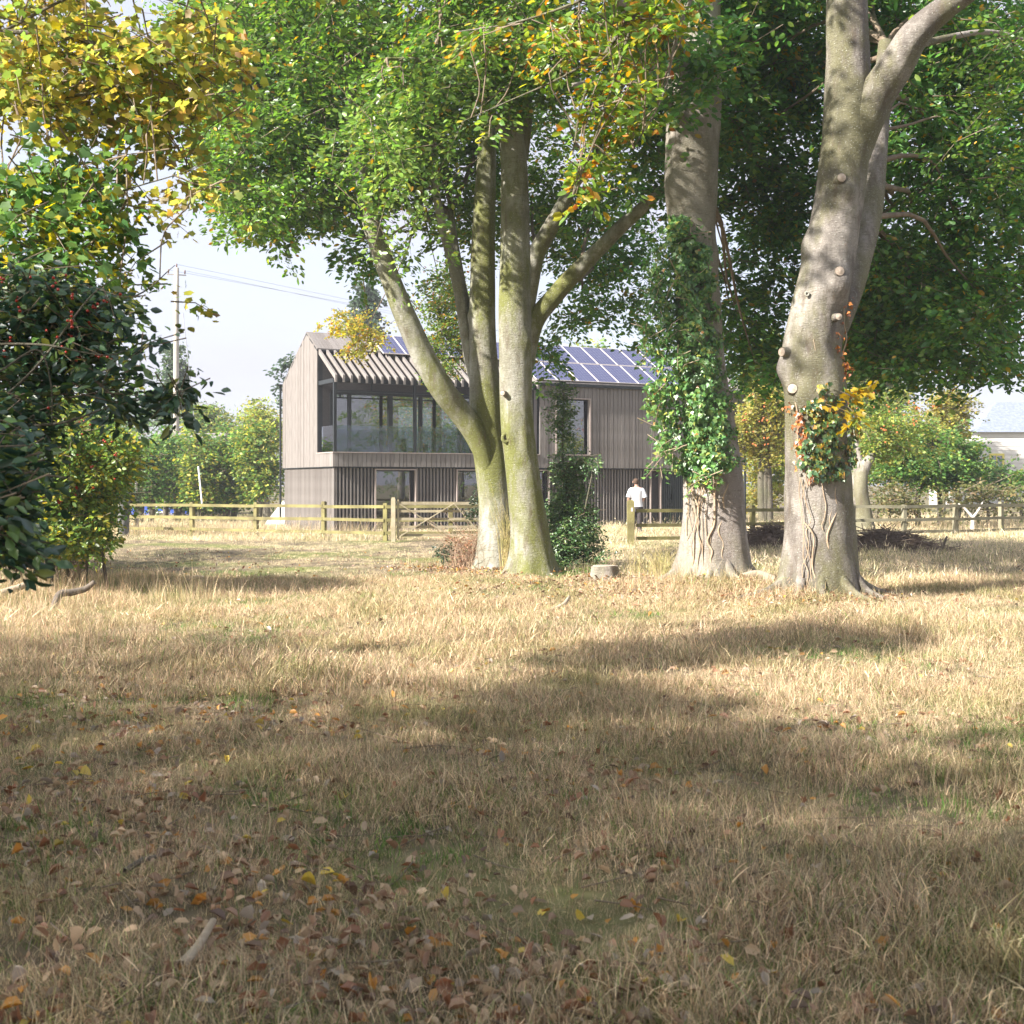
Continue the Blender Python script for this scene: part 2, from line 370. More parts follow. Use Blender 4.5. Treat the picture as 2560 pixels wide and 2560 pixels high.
def thin_tubes(lines, r0, r1, sides=3):
    """fast many three-point tubes -> V, F"""
    Ls = np.array(lines); m, k, _ = Ls.shape; T = np.gradient(Ls, axis=1); T = unit(T); U = unit(np.cross(T, np.array([.13, .21, .97]))); W_ = np.cross(T, U)
    rr = np.linspace(1, 0, k)[None, :, None, None]*(np.broadcast_to(np.asarray(r0, float), (m,))-r1)[:, None, None, None]+r1
    th = np.arange(sides)*2*math.pi/sides; V = Ls[:, :, None]+rr*(np.cos(th)[None, None, :, None]*U[:, :, None]+np.sin(th)[None, None, :, None]*W_[:, :, None])
    V = V.reshape(-1, 3); b = (np.arange(m)*k*sides)[:, None, None]; i = (np.arange(k-1)*sides)[None, :, None]; j = np.arange(sides)[None, None]; j2 = (j+1) % sides
    F = np.stack([b+i+j, b+i+j2, b+i+sides+j2, b+i+sides+j], -1).reshape(-1, 4)
    return V, F
def branches_to(C, skel, count, r=.03, sag=.15):
    """curved boughs from the nearest limb point (skel (k,3)) to clump centres"""
    idx = rng.choice(len(C), min(count, len(C)), replace=False); lines = []; rs = []
    for i in idx:
        dd = np.linalg.norm(skel-C[i]-np.array([0, 0, -.8]), axis=1); q = skel[np.argmin(dd)]; p = C[i]; L_ = np.linalg.norm(p-q); m1 = q*.66+p*.34+np.array([0, 0, .10])*L_+rng.normal(0, .045, 3)*L_; m2 = q*.33+p*.67+np.array([0, 0, .10])*L_+rng.normal(0, .05, 3)*L_
        c = catmull([q, m1, m2, p], 9); lines.append(c); rs.append(r*min(1.6, .4+.35*np.linalg.norm(p-q)))
    return [thin_tubes([l], np.array([q]), .006, 5) for l, q in zip(lines, rs)]

# ------------------------------------------------------------------ ground
MOUNDS = [(P(1350, 911, 19.3), .22, 1.1), (P(1540, 911, 16.9), .16, 1.1), (P(970, 911, 22), .12, 1.2), (P(1450, 911, 18), .12, 1.3)]
def gh(x, y):
    z = .035*np.sin(x*.9+1)*np.sin(y*.7+.5)+.02*np.sin(x*2.3+y*1.1)+.012*np.sin(x*5.1-y*3.3)+.010*np.sin(x*3.7+y*6.2)
    z = z*np.clip(1.2-np.abs(y)/60, 0, 1)
    for c, h, r in MOUNDS: z = z+h*.55*np.exp(-((x-c[0])**2+(y-c[1])**2)/(r*r))
    return z-.02
g = np.linspace(-1, 1, 221); gx = np.sign(g)*(np.abs(g)*22+np.abs(g)**9*700); gy = 14+gx*1.0
X, Yg = np.meshgrid(gx, gy); Z = gh(X, Yg); n = len(g)
V = np.column_stack([X.ravel(), Yg.ravel(), Z.ravel()]); i = np.arange(n-1)[:, None]*n+np.arange(n-1)[None]
F = np.stack([i, i+1, i+n+1, i+n], -1).reshape(-1, 4)
M_ground = bsdf_mat('dry meadow soil', (.10, .08, .055), .95, bump=.8, bscale=9, col2=(.25, .20, .13), nscale=1.3, spec=.1)
t = M_ground.node_tree; bs = t.nodes['Principled BSDF']; old = bs.inputs['Base Color'].links[0].from_socket
n2 = NN(t, 'ShaderNodeTexNoise'); n2.inputs['Scale'].default_value = .35; n2.inputs['Detail'].default_value = 6
r2 = NN(t, 'ShaderNodeMapRange'); r2.inputs[1].default_value = .48; r2.inputs[2].default_value = .66; x2 = NN(t, 'ShaderNodeMix', data_type='RGBA'); x2.inputs[7].default_value = (.15, .17, .055, 1)
tcx = NN(t, 'ShaderNodeTexCoord'); t.links.new(tcx.outputs['Object'], n2.inputs[0]); t.links.new(n2.outputs[0], r2.inputs[0]); t.links.new(r2.outputs[0], x2.inputs[0]); t.links.new(old, x2.inputs[6]); t.links.new(x2.outputs[2], bs.inputs['Base Color'])
ground = mk('ground', V, F, M_ground, smooth=True, kind='structure', label='dry autumn meadow ground')

# ------------------------------------------------------------------ modern house
A0 = np.array([-5.82, 40.6]); ang = math.atan2(.4644, .8856)
def t_of(u, s=0.0):
    k = (u-1280)/3123; ox = A0[0]-.4645*s; oy = A0[1]+.8857*s
    return (k*oy-ox)/(.8856-.4644*k)
def s_of(u, tt=0.0):
    k = (u-1280)/3123; ox = A0[0]+.8856*tt; oy = A0[1]+.4644*tt
    return (ox-k*oy)/(.4645+.8857*k)
house = thing('modern_house', 'two storey house clad in grey brown timber with solar panels on its pitched roof', 'house', (A0[0], A0[1], 0), rz=ang)
HL = 16.74; HW = 5.44; EV = 5.2; RD = 6.82; ST = 2.15; PB = 2.63; LG = 7.68; LD = 1.6
def roof_z(s): return EV+(RD-EV)*(1-abs(s-HW/2)/(HW/2))
def wall_cells(mb, fixed0, fixed1, a0, a1, z0, z1, holes, axis):
    es = sorted({a0, a1, *[h[0] for h in holes], *[h[1] for h in holes]}); zs = sorted({z0, z1, *[h[2] for h in holes], *[h[3] for h in holes]})
    es = [e for e in es if a0 <= e <= a1]
    for i in range(len(es)-1):
        run = None
        for j in range(len(zs)-1):
            cx = (es[i]+es[i+1])/2; cz = (zs[j]+zs[j+1])/2
            hole = any(h[0] < cx < h[1] and h[2] < cz < h[3] for h in holes)
            if not hole: run = (run[0], zs[j+1]) if run else (zs[j], zs[j+1])
            if (hole or j == len(zs)-2) and run:
                if axis == 't': mb.box((es[i], fixed0, run[0]), (es[i+1], fixed1, run[1]))
                else: mb.box((fixed0, es[i], run[0]), (fixed1, es[i+1], run[1]))
                run = None
lowW = [(t_of(942), t_of(1040), .08, 2.04), (t_of(1146), t_of(1262), .93, 2.04), (t_of(1340), t_of(1374), .08, 2.04), (t_of(1410), t_of(1447), .08, 2.04), (t_of(1631), t_of(1653), 0, 2.06), (t_of(1656), t_of(1722), 0, 2.06)]
upW = [(t_of(1392), t_of(1474), 2.64, 4.62)]
rearW = [(4.45, 5.95, 2.62, 4.55), (6.25, 7.0, 2.62, 4.55)]
mb = MB(); wall_cells(mb, .16, .34, .12, HL-.12, -.1, ST, lowW, 't'); mb.box((.12, .34, -.1), (.30, HW-.3, ST)); mb.box((HL-.3, .34, -.1), (HL-.12, HW-.3, ST)); mb.box((.12, HW-.3, -.1), (HL-.12, HW-.12, ST))
mb.build('lower_wall', M_back, house)
mb = MB(); wall_cells(mb, .04, .2, LG, HL-.04, ST+.02, EV-.06, upW, 't'); mb.box((.04, .04, ST+.02), (LG, .2, PB-.03))
mb.box((.04, .2, ST+.02), (.2, LD, PB-.03))
mb.prism([(LD, ST+.02), (HW-.2, ST+.02), (HW-.2, EV-.1), (HW/2, RD-.22), (LD, roof_z(LD)-.12)], .04, .2, 0)
mb.prism([(.2, ST+.02), (HW-.2, ST+.02), (HW-.2, EV-.1), (HW/2, RD-.22), (.2, EV-.1)], HL-.2, HL-.04, 0)
mb.build('upper_wall', M_back, house)
mb = MB(); wall_cells(mb, HW-.2, HW-.04, .04, HL-.04, ST+.02, EV-.06, rearW, 't'); mb.build('rear_wall', M_board2, house)
mb = MB(); mb.box((.2, .2, ST+.02), (HL-.2, HW-.2, 2.42)); mb.build('upper_floor', M_floor, house)
mb = MB(); mb.box((LG-.12, .2, 2.43), (LG, HW-.2, EV-.1)); mb.box((.21, LD+.2, 2.43), (.26, HW-.21, EV)); mb.box((.3, HW-.24, 2.43), (4.4, HW-.21, EV-.1)); mb.box((6.0, HW-.24, 2.43), (6.2, HW-.21, EV-.1)); mb.build('inner_wall', M_inner, house)
mb = MB(); mb.box((.3, .36, -.05), (HL-.3, HW-.32, .06)); mb.build('ground_floor_slab', M_floor, house)
# boards of the upper storey
def board_mesh(w, h, th=.035):
    c = .006
    mb = MB(); mb.prism([(0, c), (c, 0), (w-c, 0), (w, c), (w, th), (0, th)], 0, h, 2); V = np.concatenate(mb.V)
    return V, mb.F
BM = {}
MBD = [M_board, M_board2, M_board3, M_board]
def board(t0, w, z0, z1, side='front', off=0):
    key = (round(w, 2), round(z1-z0, 2), random.choice([0, 0, 1, 2, 0]))
    if key not in BM:
        V, F = board_mesh(w-.012, z1-z0); me = bpy.data.meshes.new('board'); me.from_pydata([tuple(v) for v in V], [], F); me.materials.append(MBD[key[2]]); BM[key] = me
    o = link('board', BM[key], house)
    j = random.uniform(-.004, .004)
    if side == 'front': o.location = (t0+.006, off+j, z0)
    else: o.location = (off+j, t0+w-.006, z0); o.rotation_euler = (0, 0, -math.pi/2)
    return o
def widths(a, b):
    out = []; x = a
    while x < b-.02:
        w = random.choice([.11, .15, .15, .19, .19]); w = min(w, b-x)
        if b-x-w < .06: w = b-x
        out.append((x, w)); x += w
    return out
for x, w in widths(LG, HL):
    hs = [h for h in upW if h[0] < x+w/2 < h[1]]
    if hs: board(x, w, ST, hs[0][2]-.02); board(x, w, hs[0][3]+.02, EV-.02)
    else: board(x, w, ST, EV-.02)
for x, w in widths(0.03, LG): board(x, w, ST, PB-.04)
def poly_board(s0, w):
    za, zb = roof_z(s0+.006)-.05, roof_z(s0+w-.006)-.05
    pts = [(s0+.006, ST), (s0+w-.006, ST), (s0+w-.006, zb)]
    if s0 < HW/2 < s0+w: pts.append((HW/2, RD-.05))
    pts.append((s0+.006, za))
    m = MB(); m.prism(pts, random.uniform(-.003, .003), .036, 0); return m.build('board', random.choice(MBD), house)
for x, w in widths(LD, HW): poly_board(x, w)
for x, w in widths(.0, LD): board(x, w, ST, PB-.04, 'gable')
# capping of the parapet, corner and storey lines
mb = MB(); mb.box((-.02, -.03, PB-.035), (LG-.002, .22, PB)); mb.box((-.02, .222, PB-.035), (.22, LD, PB)); mb.build('parapet_cap', M_trim, house)
mb = MB(); mb.box((0, .0, ST-.03), (HL, .16, ST-.004)); mb.box((0, .162, ST-.03), (.16, HW, ST-.004)); mb.build('storey_flashing', M_steel, house)
# battens of the lower storey
def batten_mesh(h, m):
    b = MB(); b.prism([(-.032, .075), (-.032, .018), (-.02, 0), (.02, 0), (.032, .018), (.032, .075)], 0, h, 2)
    me = bpy.data.meshes.new('batten'); me.from_pydata([tuple(v) for v in np.concatenate(b.V)], [], b.F); me.materials.append(m); return me
BT = {}
def batten(tt, z0, z1, side='front'):
    k = (round(z1-z0, 2), random.choice([0, 1, 2]));
    if k not in BT: BT[k] = batten_mesh(k[0], MBD[k[1]])
    o = link('batten', BT[k], house)
    if side == 'front': o.location = (tt, .085+random.uniform(-.004, .004), z0)
    else: o.location = (.05, tt, z0); o.rotation_euler = (0, 0, -math.pi/2)
tt = .15
while tt < HL-.1:
    hs = [h for h in lowW if h[0]-.085 < tt < h[1]+.085]
    if hs:
        if hs[0][2] > .3: batten(tt, 0, hs[0][2]-.06)
    else: batten(tt, 0, ST-.035)
    tt += .125
ss = .20
while ss < HW-.05: batten(ss, 0, ST-.035, 'gable'); ss += .125
mb = MB(); mb.box((.052, .087, -.05), (.10, .135, ST-.035)); mb.build('corner_post', M_board3, house)
# windows of the front
def window(t0, t1, z0, z1, sf=.03, depth=.2, mull=(), trim=.045, name='window', gm=None):
    m = MB(); a = sf; b = sf+depth
    m.box((t0-trim, a-.02, z0-trim), (t0, b, z1+trim)); m.box((t1, a-.02, z0-trim), (t1+trim, b, z1+trim)); m.box((t0+.001, a-.021, z1), (t1-.001, b-.001, z1+trim-.001)); m.box((t0+.001, a-.021, z0-trim+.001), (t1-.001, b-.001, z0))
    w = m.build(name, M_trim, house)
    f = MB(); fw = .04; fs = b-.05
    f.box((t0, fs, z0), (t0+fw, b, z1)); f.box((t1-fw, fs, z0), (t1, b, z1)); f.box((t0+fw, fs+.001, z1-fw), (t1-fw, b-.001, z1)); f.box((t0+fw, fs+.001, z0), (t1-fw, b-.001, z0+fw))
    for q in mull: f.box((q-.025, fs+.002, z0+fw), (q+.025, b-.002, z1-fw))
    f.build('sash', M_steel, w)
    g_ = MB(); g_.box((t0+fw, fs+.02, z0+fw), (t1-fw, fs+.028, z1-fw)); g_.build('pane', gm or M_glass, w)
    return w
window(*lowW[0], sf=.06, depth=.28); window(*lowW[1], sf=.06, depth=.28, mull=(t_of(1205),)); window(*lowW[2], sf=.06, depth=.28); window(*lowW[3], sf=.06, depth=.28)
window(*upW[0], sf=-.01, depth=.2)
window(rearW[0][0], rearW[0][1], rearW[0][2], rearW[0][3], sf=HW-.2, depth=.2, gm=M_bal); window(rearW[1][0], rearW[1][1], rearW[1][2], rearW[1][3], sf=HW-.2, depth=.2, gm=M_bal)
# entrance: dark glazed side light and ribbed door
h5, h6 = lowW[4], lowW[5]
m = MB(); m.box((h5[0]-.05, .05, 0), (h5[0], .3, 2.11)); m.box((h5[1], .045, 0), (h6[0], .3, 2.11)); m.box((h6[1], .05, 0), (h6[1]+.05, .3, 2.11)); m.box((h5[0], .051, 2.06), (h5[1], .299, 2.109)); m.box((h6[0], .051, 2.06), (h6[1], .299, 2.109))
df = m.build('door_frame', M_trim, house)
m = MB(); m.box((h5[0], .2, 0), (h5[1], .24, 2.06)); m.build('side_light', M_char, df)
m = MB(); m.box((h6[0], .22, 0), (h6[1], .27, 2.06)); dr = m.build('door', M_back, house)
q = h6[0]+.05
MRIB = bsdf_mat('door rib grey', (.07, .085, .09), .7, col2=(.09, .105, .11), nscale=6)
while q < h6[1]-.03:
    m = MB(); m.box((q-.016, .17, .02), (q+.016, .219, 2.03)); m.build('rib', MRIB, dr); q += .085
m = MB(); m.box((h6[0]+.52, .10, .98), (h6[0]+.55, .17, 1.2)); m.build('handle', M_steel, dr)
# loggia: charcoal walls, glazing, posts, slats, balustrade
gz0, gz1 = 2.43, 4.62
s1 = LD+.02
tA, tB = t_of(826, LD), LG-.14
m = MB(); m.box((.2, LD, 2.43), (tA, LD+.14, 5.95)); m.box((tA, LD, gz1+.16), (LG-.12, LD+.14, 5.95)); m.box((LG-.24, .21, 2.43), (LG-.121, LD, EV-.12)); m.build('loggia_wall', M_char, house)
ver = [tA+.04, t_of(874, LD), t_of(976, LD), t_of(1052, LD), t_of(1150, LD), tB-.04]
m = MB(); m.box((tA, s1-.05, gz1), (tB, s1+.11, gz1+.155)); m.box((tA, s1-.04, gz0), (tB, s1+.10, gz0+.07))
for i, v in enumerate(ver): wv = .06 if i != 2 else .085; m.box((v-wv, s1-.03, gz0+.07), (v+wv, s1+.09, gz1))
gf = m.build('glazing_frame', M_steel, house)
for a, b in zip(ver[:-1], ver[1:]):
    m = MB(); m.box((a+.05, s1+.02, gz0+.07), (b-.05, s1+.03, gz1)); m.build('pane', M_glass, gf)
m = MB()
for q in (.10, t_of(1040), t_of(1180), LG-.3): m.box((q-.05, .06, PB), (q+.05, .15, EV-.16))
m.box((.05, .05, EV-.30), (LG-.06, .16, EV-.16)); m.box((.051, .16, EV-.299), (.15, LD, EV-.161))
m.box((t_of(932)-.02, .062, EV-.55), (t_of(932)+.02, .148, EV-.30)); m.box((.15, .065, EV-.60), (LG-.3, .14, EV-.56))
m.build('steel_frame', M_steel, house)
m = MB(); m.box((.16, .08, PB-.02), (LG-.3, .092, 3.5)); m.build('glass_balustrade', M_bal, house)
m = MB(); m.box((.08, .17, PB-.02), (.092, LD-.25, 3.5)); m.build('glass_balustrade', M_bal, house)
# slats that carry the roof slope over the loggia
k_ = (RD-EV)/(HW/2); ca = math.atan(k_)
smb = MB(); prof = [(LD-.02, roof_z(LD-.02)-.03), (-.06, roof_z(0)-.06*k_-.03), (-.06, EV-.30), (.0, EV-.30), (.03, EV-.19), (LD-.02, roof_z(LD-.02)-.20)]
smb.prism(prof, -.035, .035, 0); Vs = np.concatenate(smb.V); me = bpy.data.meshes.new('slat'); me.from_pydata([tuple(v) for v in Vs], [], smb.F); me.materials.append(M_board3)
q = .09
while q < LG: o = link('slat', me, house); o.location = (q, 0, 0); q += .268
# roof boards
m = MB(); m.prism([(LD, roof_z(LD)-.10), (HW/2, RD-.10), (HW/2, RD-.05), (LD, roof_z(LD)-.05)], .0, LG, 0)
m.prism([(0, EV-.10), (HW/2, RD-.10), (HW/2, RD-.05), (0, EV-.05)], LG, HL, 0)
m.prism([(HW/2, RD-.05), (HW/2, RD-.10), (HW+.02, EV-.12), (HW+.02, EV-.07)], 0, HL, 0); m.build('roof_deck', M_back, house)
RBM = {}
def roof_board(t0, w, s0):
    key = (round(w, 2), s0, random.choice([0, 2, 1]))
    if key not in RBM:
        b = MB(); b.prism([(s0, roof_z(s0)-.045), (HW/2, RD-.045), (HW/2, RD), (s0, roof_z(s0))], .005, w-.005, 0)
        me = bpy.data.meshes.new('roof_board'); me.from_pydata([tuple(v) for v in np.concatenate(b.V)], [], b.F); me.materials.append(MBD[key[2]]); RBM[key] = me
    o = link('roof_board', RBM[key], house); o.location = (t0, 0, random.uniform(-.004, .004))
for x, w in widths(0, LG): roof_board(x, w, LD)
for x, w in widths(LG, HL): roof_board(x, w, 0)
m = MB(); m.prism([(HW/2+.001, RD), (HW/2+.001, RD-.045), (HW+.02, EV-.065), (HW+.02, EV-.02)], 0, HL, 0); m.build('rear_roof', M_board2, house)
m = MB(); m.box((LG, -.09, EV-.14), (HL, -.005, EV-.04)); m.build('gutter', M_steel, house)
m = MB(); m.tube([(-.06, HW+.06, .25), (-.06, HW+.06, EV)], [.04, .04], 8); m.box((-.22, HW-.02, EV-.05), (.02, HW+.12, EV)); m.build('downpipe', M_steel, house)
m = MB(); m.tube([(HL+.05, .03, .2), (HL+.05, .03, EV-.1)], [.045, .045], 8); m.build('downpipe', M_steel, house)
# solar panels
mt = bsdf_mat('solar cells', (.06, .07, .17), .25, spec=.5); t = mt.node_tree; bs = t.nodes['Principled BSDF']
tcs = NN(t, 'ShaderNodeTexCoord'); br = NN(t, 'ShaderNodeTexBrick'); br.offset = 0; br.inputs['Scale'].default_value = 1; br.inputs['Mortar Size'].default_value = .004; br.inputs['Brick Width'].default_value = .135; br.inputs['Row Height'].default_value = .145
br.inputs['Color1'].default_value = (.042, .048, .115, 1); br.inputs['Color2'].default_value = (.055, .06, .135, 1); br.inputs['Mortar'].default_value = (.20, .21, .30, 1)
t.links.new(tcs.outputs['Object'], br.inputs[0]); t.links.new(br.outputs[0], bs.inputs['Base Color'])
slope_L = math.hypot(HW/2, RD-EV); PW, PL = .845, 1.50
b = MB(); b.box((.018, .018, .0), (PW-.018, PL-.018, .028)); me_c = bpy.data.meshes.new('cell_sheet'); me_c.from_pydata([tuple(v) for v in np.concatenate(b.V)], [], b.F); me_c.materials.append(mt)
b = MB(); b.box((0, 0, 0), (.018, PL, .035)); b.box((PW-.018, 0, 0), (PW, PL, .035)); b.box((.018, .001, 0), (PW-.018, .018, .034)); b.box((.018, PL-.018, 0), (PW-.018, PL-.001, .034)); me_f = bpy.data.meshes.new('solar_panel'); me_f.from_pydata([tuple(v) for v in np.concatenate(b.V)], [], b.F); me_f.materials.append(M_frame)
def panel(t0, d0):
    o = link('solar_panel', me_f, house); o.location = (t0, d0*math.cos(ca)-.02, EV+d0*math.sin(ca)+.03); o.rotation_euler = (ca, 0, 0)
    c = link('cell_sheet', me_c, o)
q = t_of(960, 1.4)-.05
while q < HL-.9: panel(q, .06+PL+.03); q += .865
q = 7.55
while q < HL-.9: panel(q, .05); q += .865
# furniture seen through the glass
M_sofa = bsdf_mat('dark upholstery', (.03, .032, .035), .9, col2=(.04, .042, .045), nscale=8)
def hloc(tx, s, z): return (A0[0]+.8856*tx-.4645*s, A0[1]+.4644*tx+.8857*s, z)
sofa = thing('sofa', 'dark sofa standing behind the glass of the upper loggia', 'sofa', hloc(t_of(1003, 2.6), 2.6, 2.43), rz=ang)
m = MB(); m.box((-.85, -.4, .1), (.85, .4, .42)); m.build('seat', M_sofa, sofa)
m = MB(); m.box((-.85, .22, .42), (.3, .42, .78)); m.box((-.86, -.4, .42), (-.7, .22, .6)); m.box((.7, -.4, .42), (.86, .22, .55)); m.build('backrest', M_sofa, sofa)
for x_ in (-.75, .75):
    for y_ in (-.32, .32): m = MB(); m.box((x_-.03, y_-.03, 0), (x_+.03, y_+.03, .1)); m.build('leg', M_steel, sofa)

# ------------------------------------------------------------------ beech trees
GREEN = [(3, (.075, .16, .032)), (4, (.105, .21, .036)), (3, (.15, .27, .045)), (1.4, (.24, .32, .05)), (.3, (.46, .28, .03))]
LIT_LIME = [(3, (.19, .32, .07)), (3, (.25, .38, .09)), (1, (.12, .24, .05)), (.5, (.36, .38, .06))]  # lighter beech greens: sunlight on the front sprays is put into the colour
DARK = [(4, (.075, .19, .05)), (4, (.10, .23, .055)), (2, (.16, .29, .055)), (.3, (.38, .26, .03)), (.8, (.21, .28, .05))]
AUT = [(6, (.13, .24, .045)), (4, (.20, .31, .05)), (2.2, (.38, .38, .05)), (1.3, (.54, .32, .05)), (.6, (.52, .20, .03)), (.3, (.28, .12, .02))]
YEL = [(4, (.50, .43, .09)), (4, (.36, .38, .08)), (4.5, (.19, .28, .07)), (1.2, (.52, .38, .10)), (1, (.28, .22, .11))]
YG = [(4, (.32, .37, .07)), (3, (.22, .30, .06)), (2, (.46, .42, .07)), (1, (.13, .20, .05))]
def R_(x, y, Y, rx, ry, rY, dens, L=1.1):
    px = (L*2357/Y)*(.38*L*2357/Y)
    return (x, y, Y, rx, ry, rY, max(1, int(dens*math.pi*rx*ry/px)))
def crown(parent, specs, skel, boughs=30, singles=300, shape='oval', mat=None, name='crown', minpx=9, bark=None, seed=0, dk=1.0, br=.03):
    """specs: (regs, palette, n leaves, L, leaf size, droop)"""
    PP = []; TW = []; CC = []
    for regs, pal, nl, L, ls, dr in specs:
        C = region_pts([R_(*r, L) for r in regs], dk); p, d, nn, sz, ci, tw = sprays(C, L, nl, droop=dr, lsize=ls, flat=.8)
        cl = np.exp(rng.normal(0, .16, (len(C), 1)))[ci]
        PP.append((p, d, nn, sz, pick_cols(len(p), pal)*cl)); TW += tw; CC.append(C)
    pos, d, nn, sz, col = [np.concatenate(a) for a in zip(*PP)]
    o = foliage(parent, shape, pos, d, nn, sz, col, mat or M_beech, mass=name, singles=singles, minpx=minpx)
    V, F = thin_tubes(TW, .007, .002); mk('twig', V, F, M_twig, parent, kind='stuff')
    if boughs and skel is not None:
        for V, F in branches_to(np.concatenate(CC), skel, boughs, br): mk('branch', V, F, bark or M_twig, parent, smooth=True)
    return o
def limbs(parent, rows, mat, nseg=20, seed=1, lump=.02, name='limb'):
    sk = []
    for k, spec in enumerate(rows):
        p, r = path(spec); b = MB(); b.tube(p, r, nseg, seg=len(p)*8, lump=lump, seed=seed+k); b.build(name, mat, parent, smooth=True, world=True); sk.append(catmull(p, 30))
    return np.concatenate(sk)

# front stem of the clump
c1 = P(1000, 1087, 21.5); c1[2] = 0
tr1 = thing('beech_tree', 'single straight beech trunk with a green side, standing in front of the forked beech', 'tree', tuple(c1))
sp = [(1003,1105,40,21.5),(1002,1050,36,21.5),(1000,1000,34,21.5),(990,930,31.5,21.5),(982,860,31,21.5),(976,800,31,21.5),(973,700,31,21.5),(972,600,31,21.5),(972,500,29,21.5),(972,400,27,21.5),(969,300,25,21.6),(961,230,22,21.6),(952,130,17,21.8),(948,0,13,22),(940,-150,9,22)]
p, r = path(sp); b = MB(); b.tube(p, r, 40, seg=110, flare=.75, lump=.018, seed=3, bumps=[(2.65,1.05,.05,.14,.3),(2.45,1.9,.035,.2,.3),(4.2,2.5,.04,.15,.3),(1.2,1.6,.02,.2,.4)], roots=6); b.build('trunk', BK1, tr1, smooth=True, world=True)
sk1 = limbs(tr1, [[(985,300,12,21.7),(990,230,14,21.7),(994,140,12,21.7),(1010,40,9,21.6),(1030,-100,6,21)],
                  [(955,260,8,21.4),(900,180,7,20.5),(820,120,5,19.6),(730,110,3,19)]], BK1, seed=20)
sk1 = np.vstack([sk1, catmull(p[8:], 30)])
M_hole_shade = bsdf_mat('hollow dark', (.03, .025, .02), .95, col2=(.05, .04, .03), nscale=10)  # near black cap colour that holds the shade of a knot hole
def stub(parent, x, y, Y, rpx, depth=.05, aim=(0, -1, .05), cut=M_cut):
    c = P(x, y, Y); r = rpx/2357*Y; a = unit(np.array(aim, float)[None])[0]
    b = MB(); V, F = tube([c-a*.2, c-a*.08, c+a*depth], [r*1.5, r*1.2, r], 16, seg=7, cap=False); b.add(V, F); s = b.build('branch_stub', BK3, parent, smooth=True, world=True)
    b = MB(); V, F = tube([c+a*(depth-.04), c+a*(depth+.008)], [r*.93, r*.9], 16, seg=3); b.add(V, F); b.build('cut_face', cut, s, world=True)
def knot(parent, x, y, Y, rpx):
    """healed ring closed by a dark cap, hole shade put in its colour"""
    c = P(x, y, Y); r = rpx/2357*Y; th = np.linspace(0, 2*math.pi, 15); b = MB()
    V, F = tube([c+np.array([r*math.cos(a), 0, r*1.15*math.sin(a)]) for a in th], [r*.55]*15, 8, seg=29, cap=False); b.add(V, F); k = b.build('knot', BK1, parent, smooth=True, world=True)
    b = MB(); V, F = tube([c+np.array([0, .1, 0]), c+np.array([0, .0, 0])], [r*.8, r*.8], 12, seg=3); b.add(V, F); b.build('hole_shade_cap', M_hole_shade, k, world=True)
knot(tr1, 955, 826, 21.28, 6.5); stub(tr1, 950, 742, 21.22, 5, .03, (-.5, -1, .1))
crown(tr1, [([(900,60,20.5,170,140,2.0,9),(800,160,20,130,100,1.5,7),(740,240,20,90,80,1.2,6),(1050,60,20.5,160,140,1.6,7),(880,-120,21,260,90,2.5,7),(900,20,22.5,230,60,1.2,8)], GREEN, 58, 1.1, .112, .45),
            ([(690,195,18.2,50,18,.5,8),(760,150,18.2,60,16,.5,7),(850,105,18.2,70,18,.5,6),(720,345,18,42,20,.5,8),(770,265,18,50,18,.5,7),(700,395,18,30,14,.4,6),(800,330,18.2,50,16,.5,6),(900,200,18.2,50,16,.5,5),(845,400,18.4,34,14,.4,5),(640,235,18.4,26,10,.4,7),(930,30,18.2,60,18,.5,5)], LIT_LIME, 90, 1.15, .10, .75)], sk1, 34, dk=1.5)

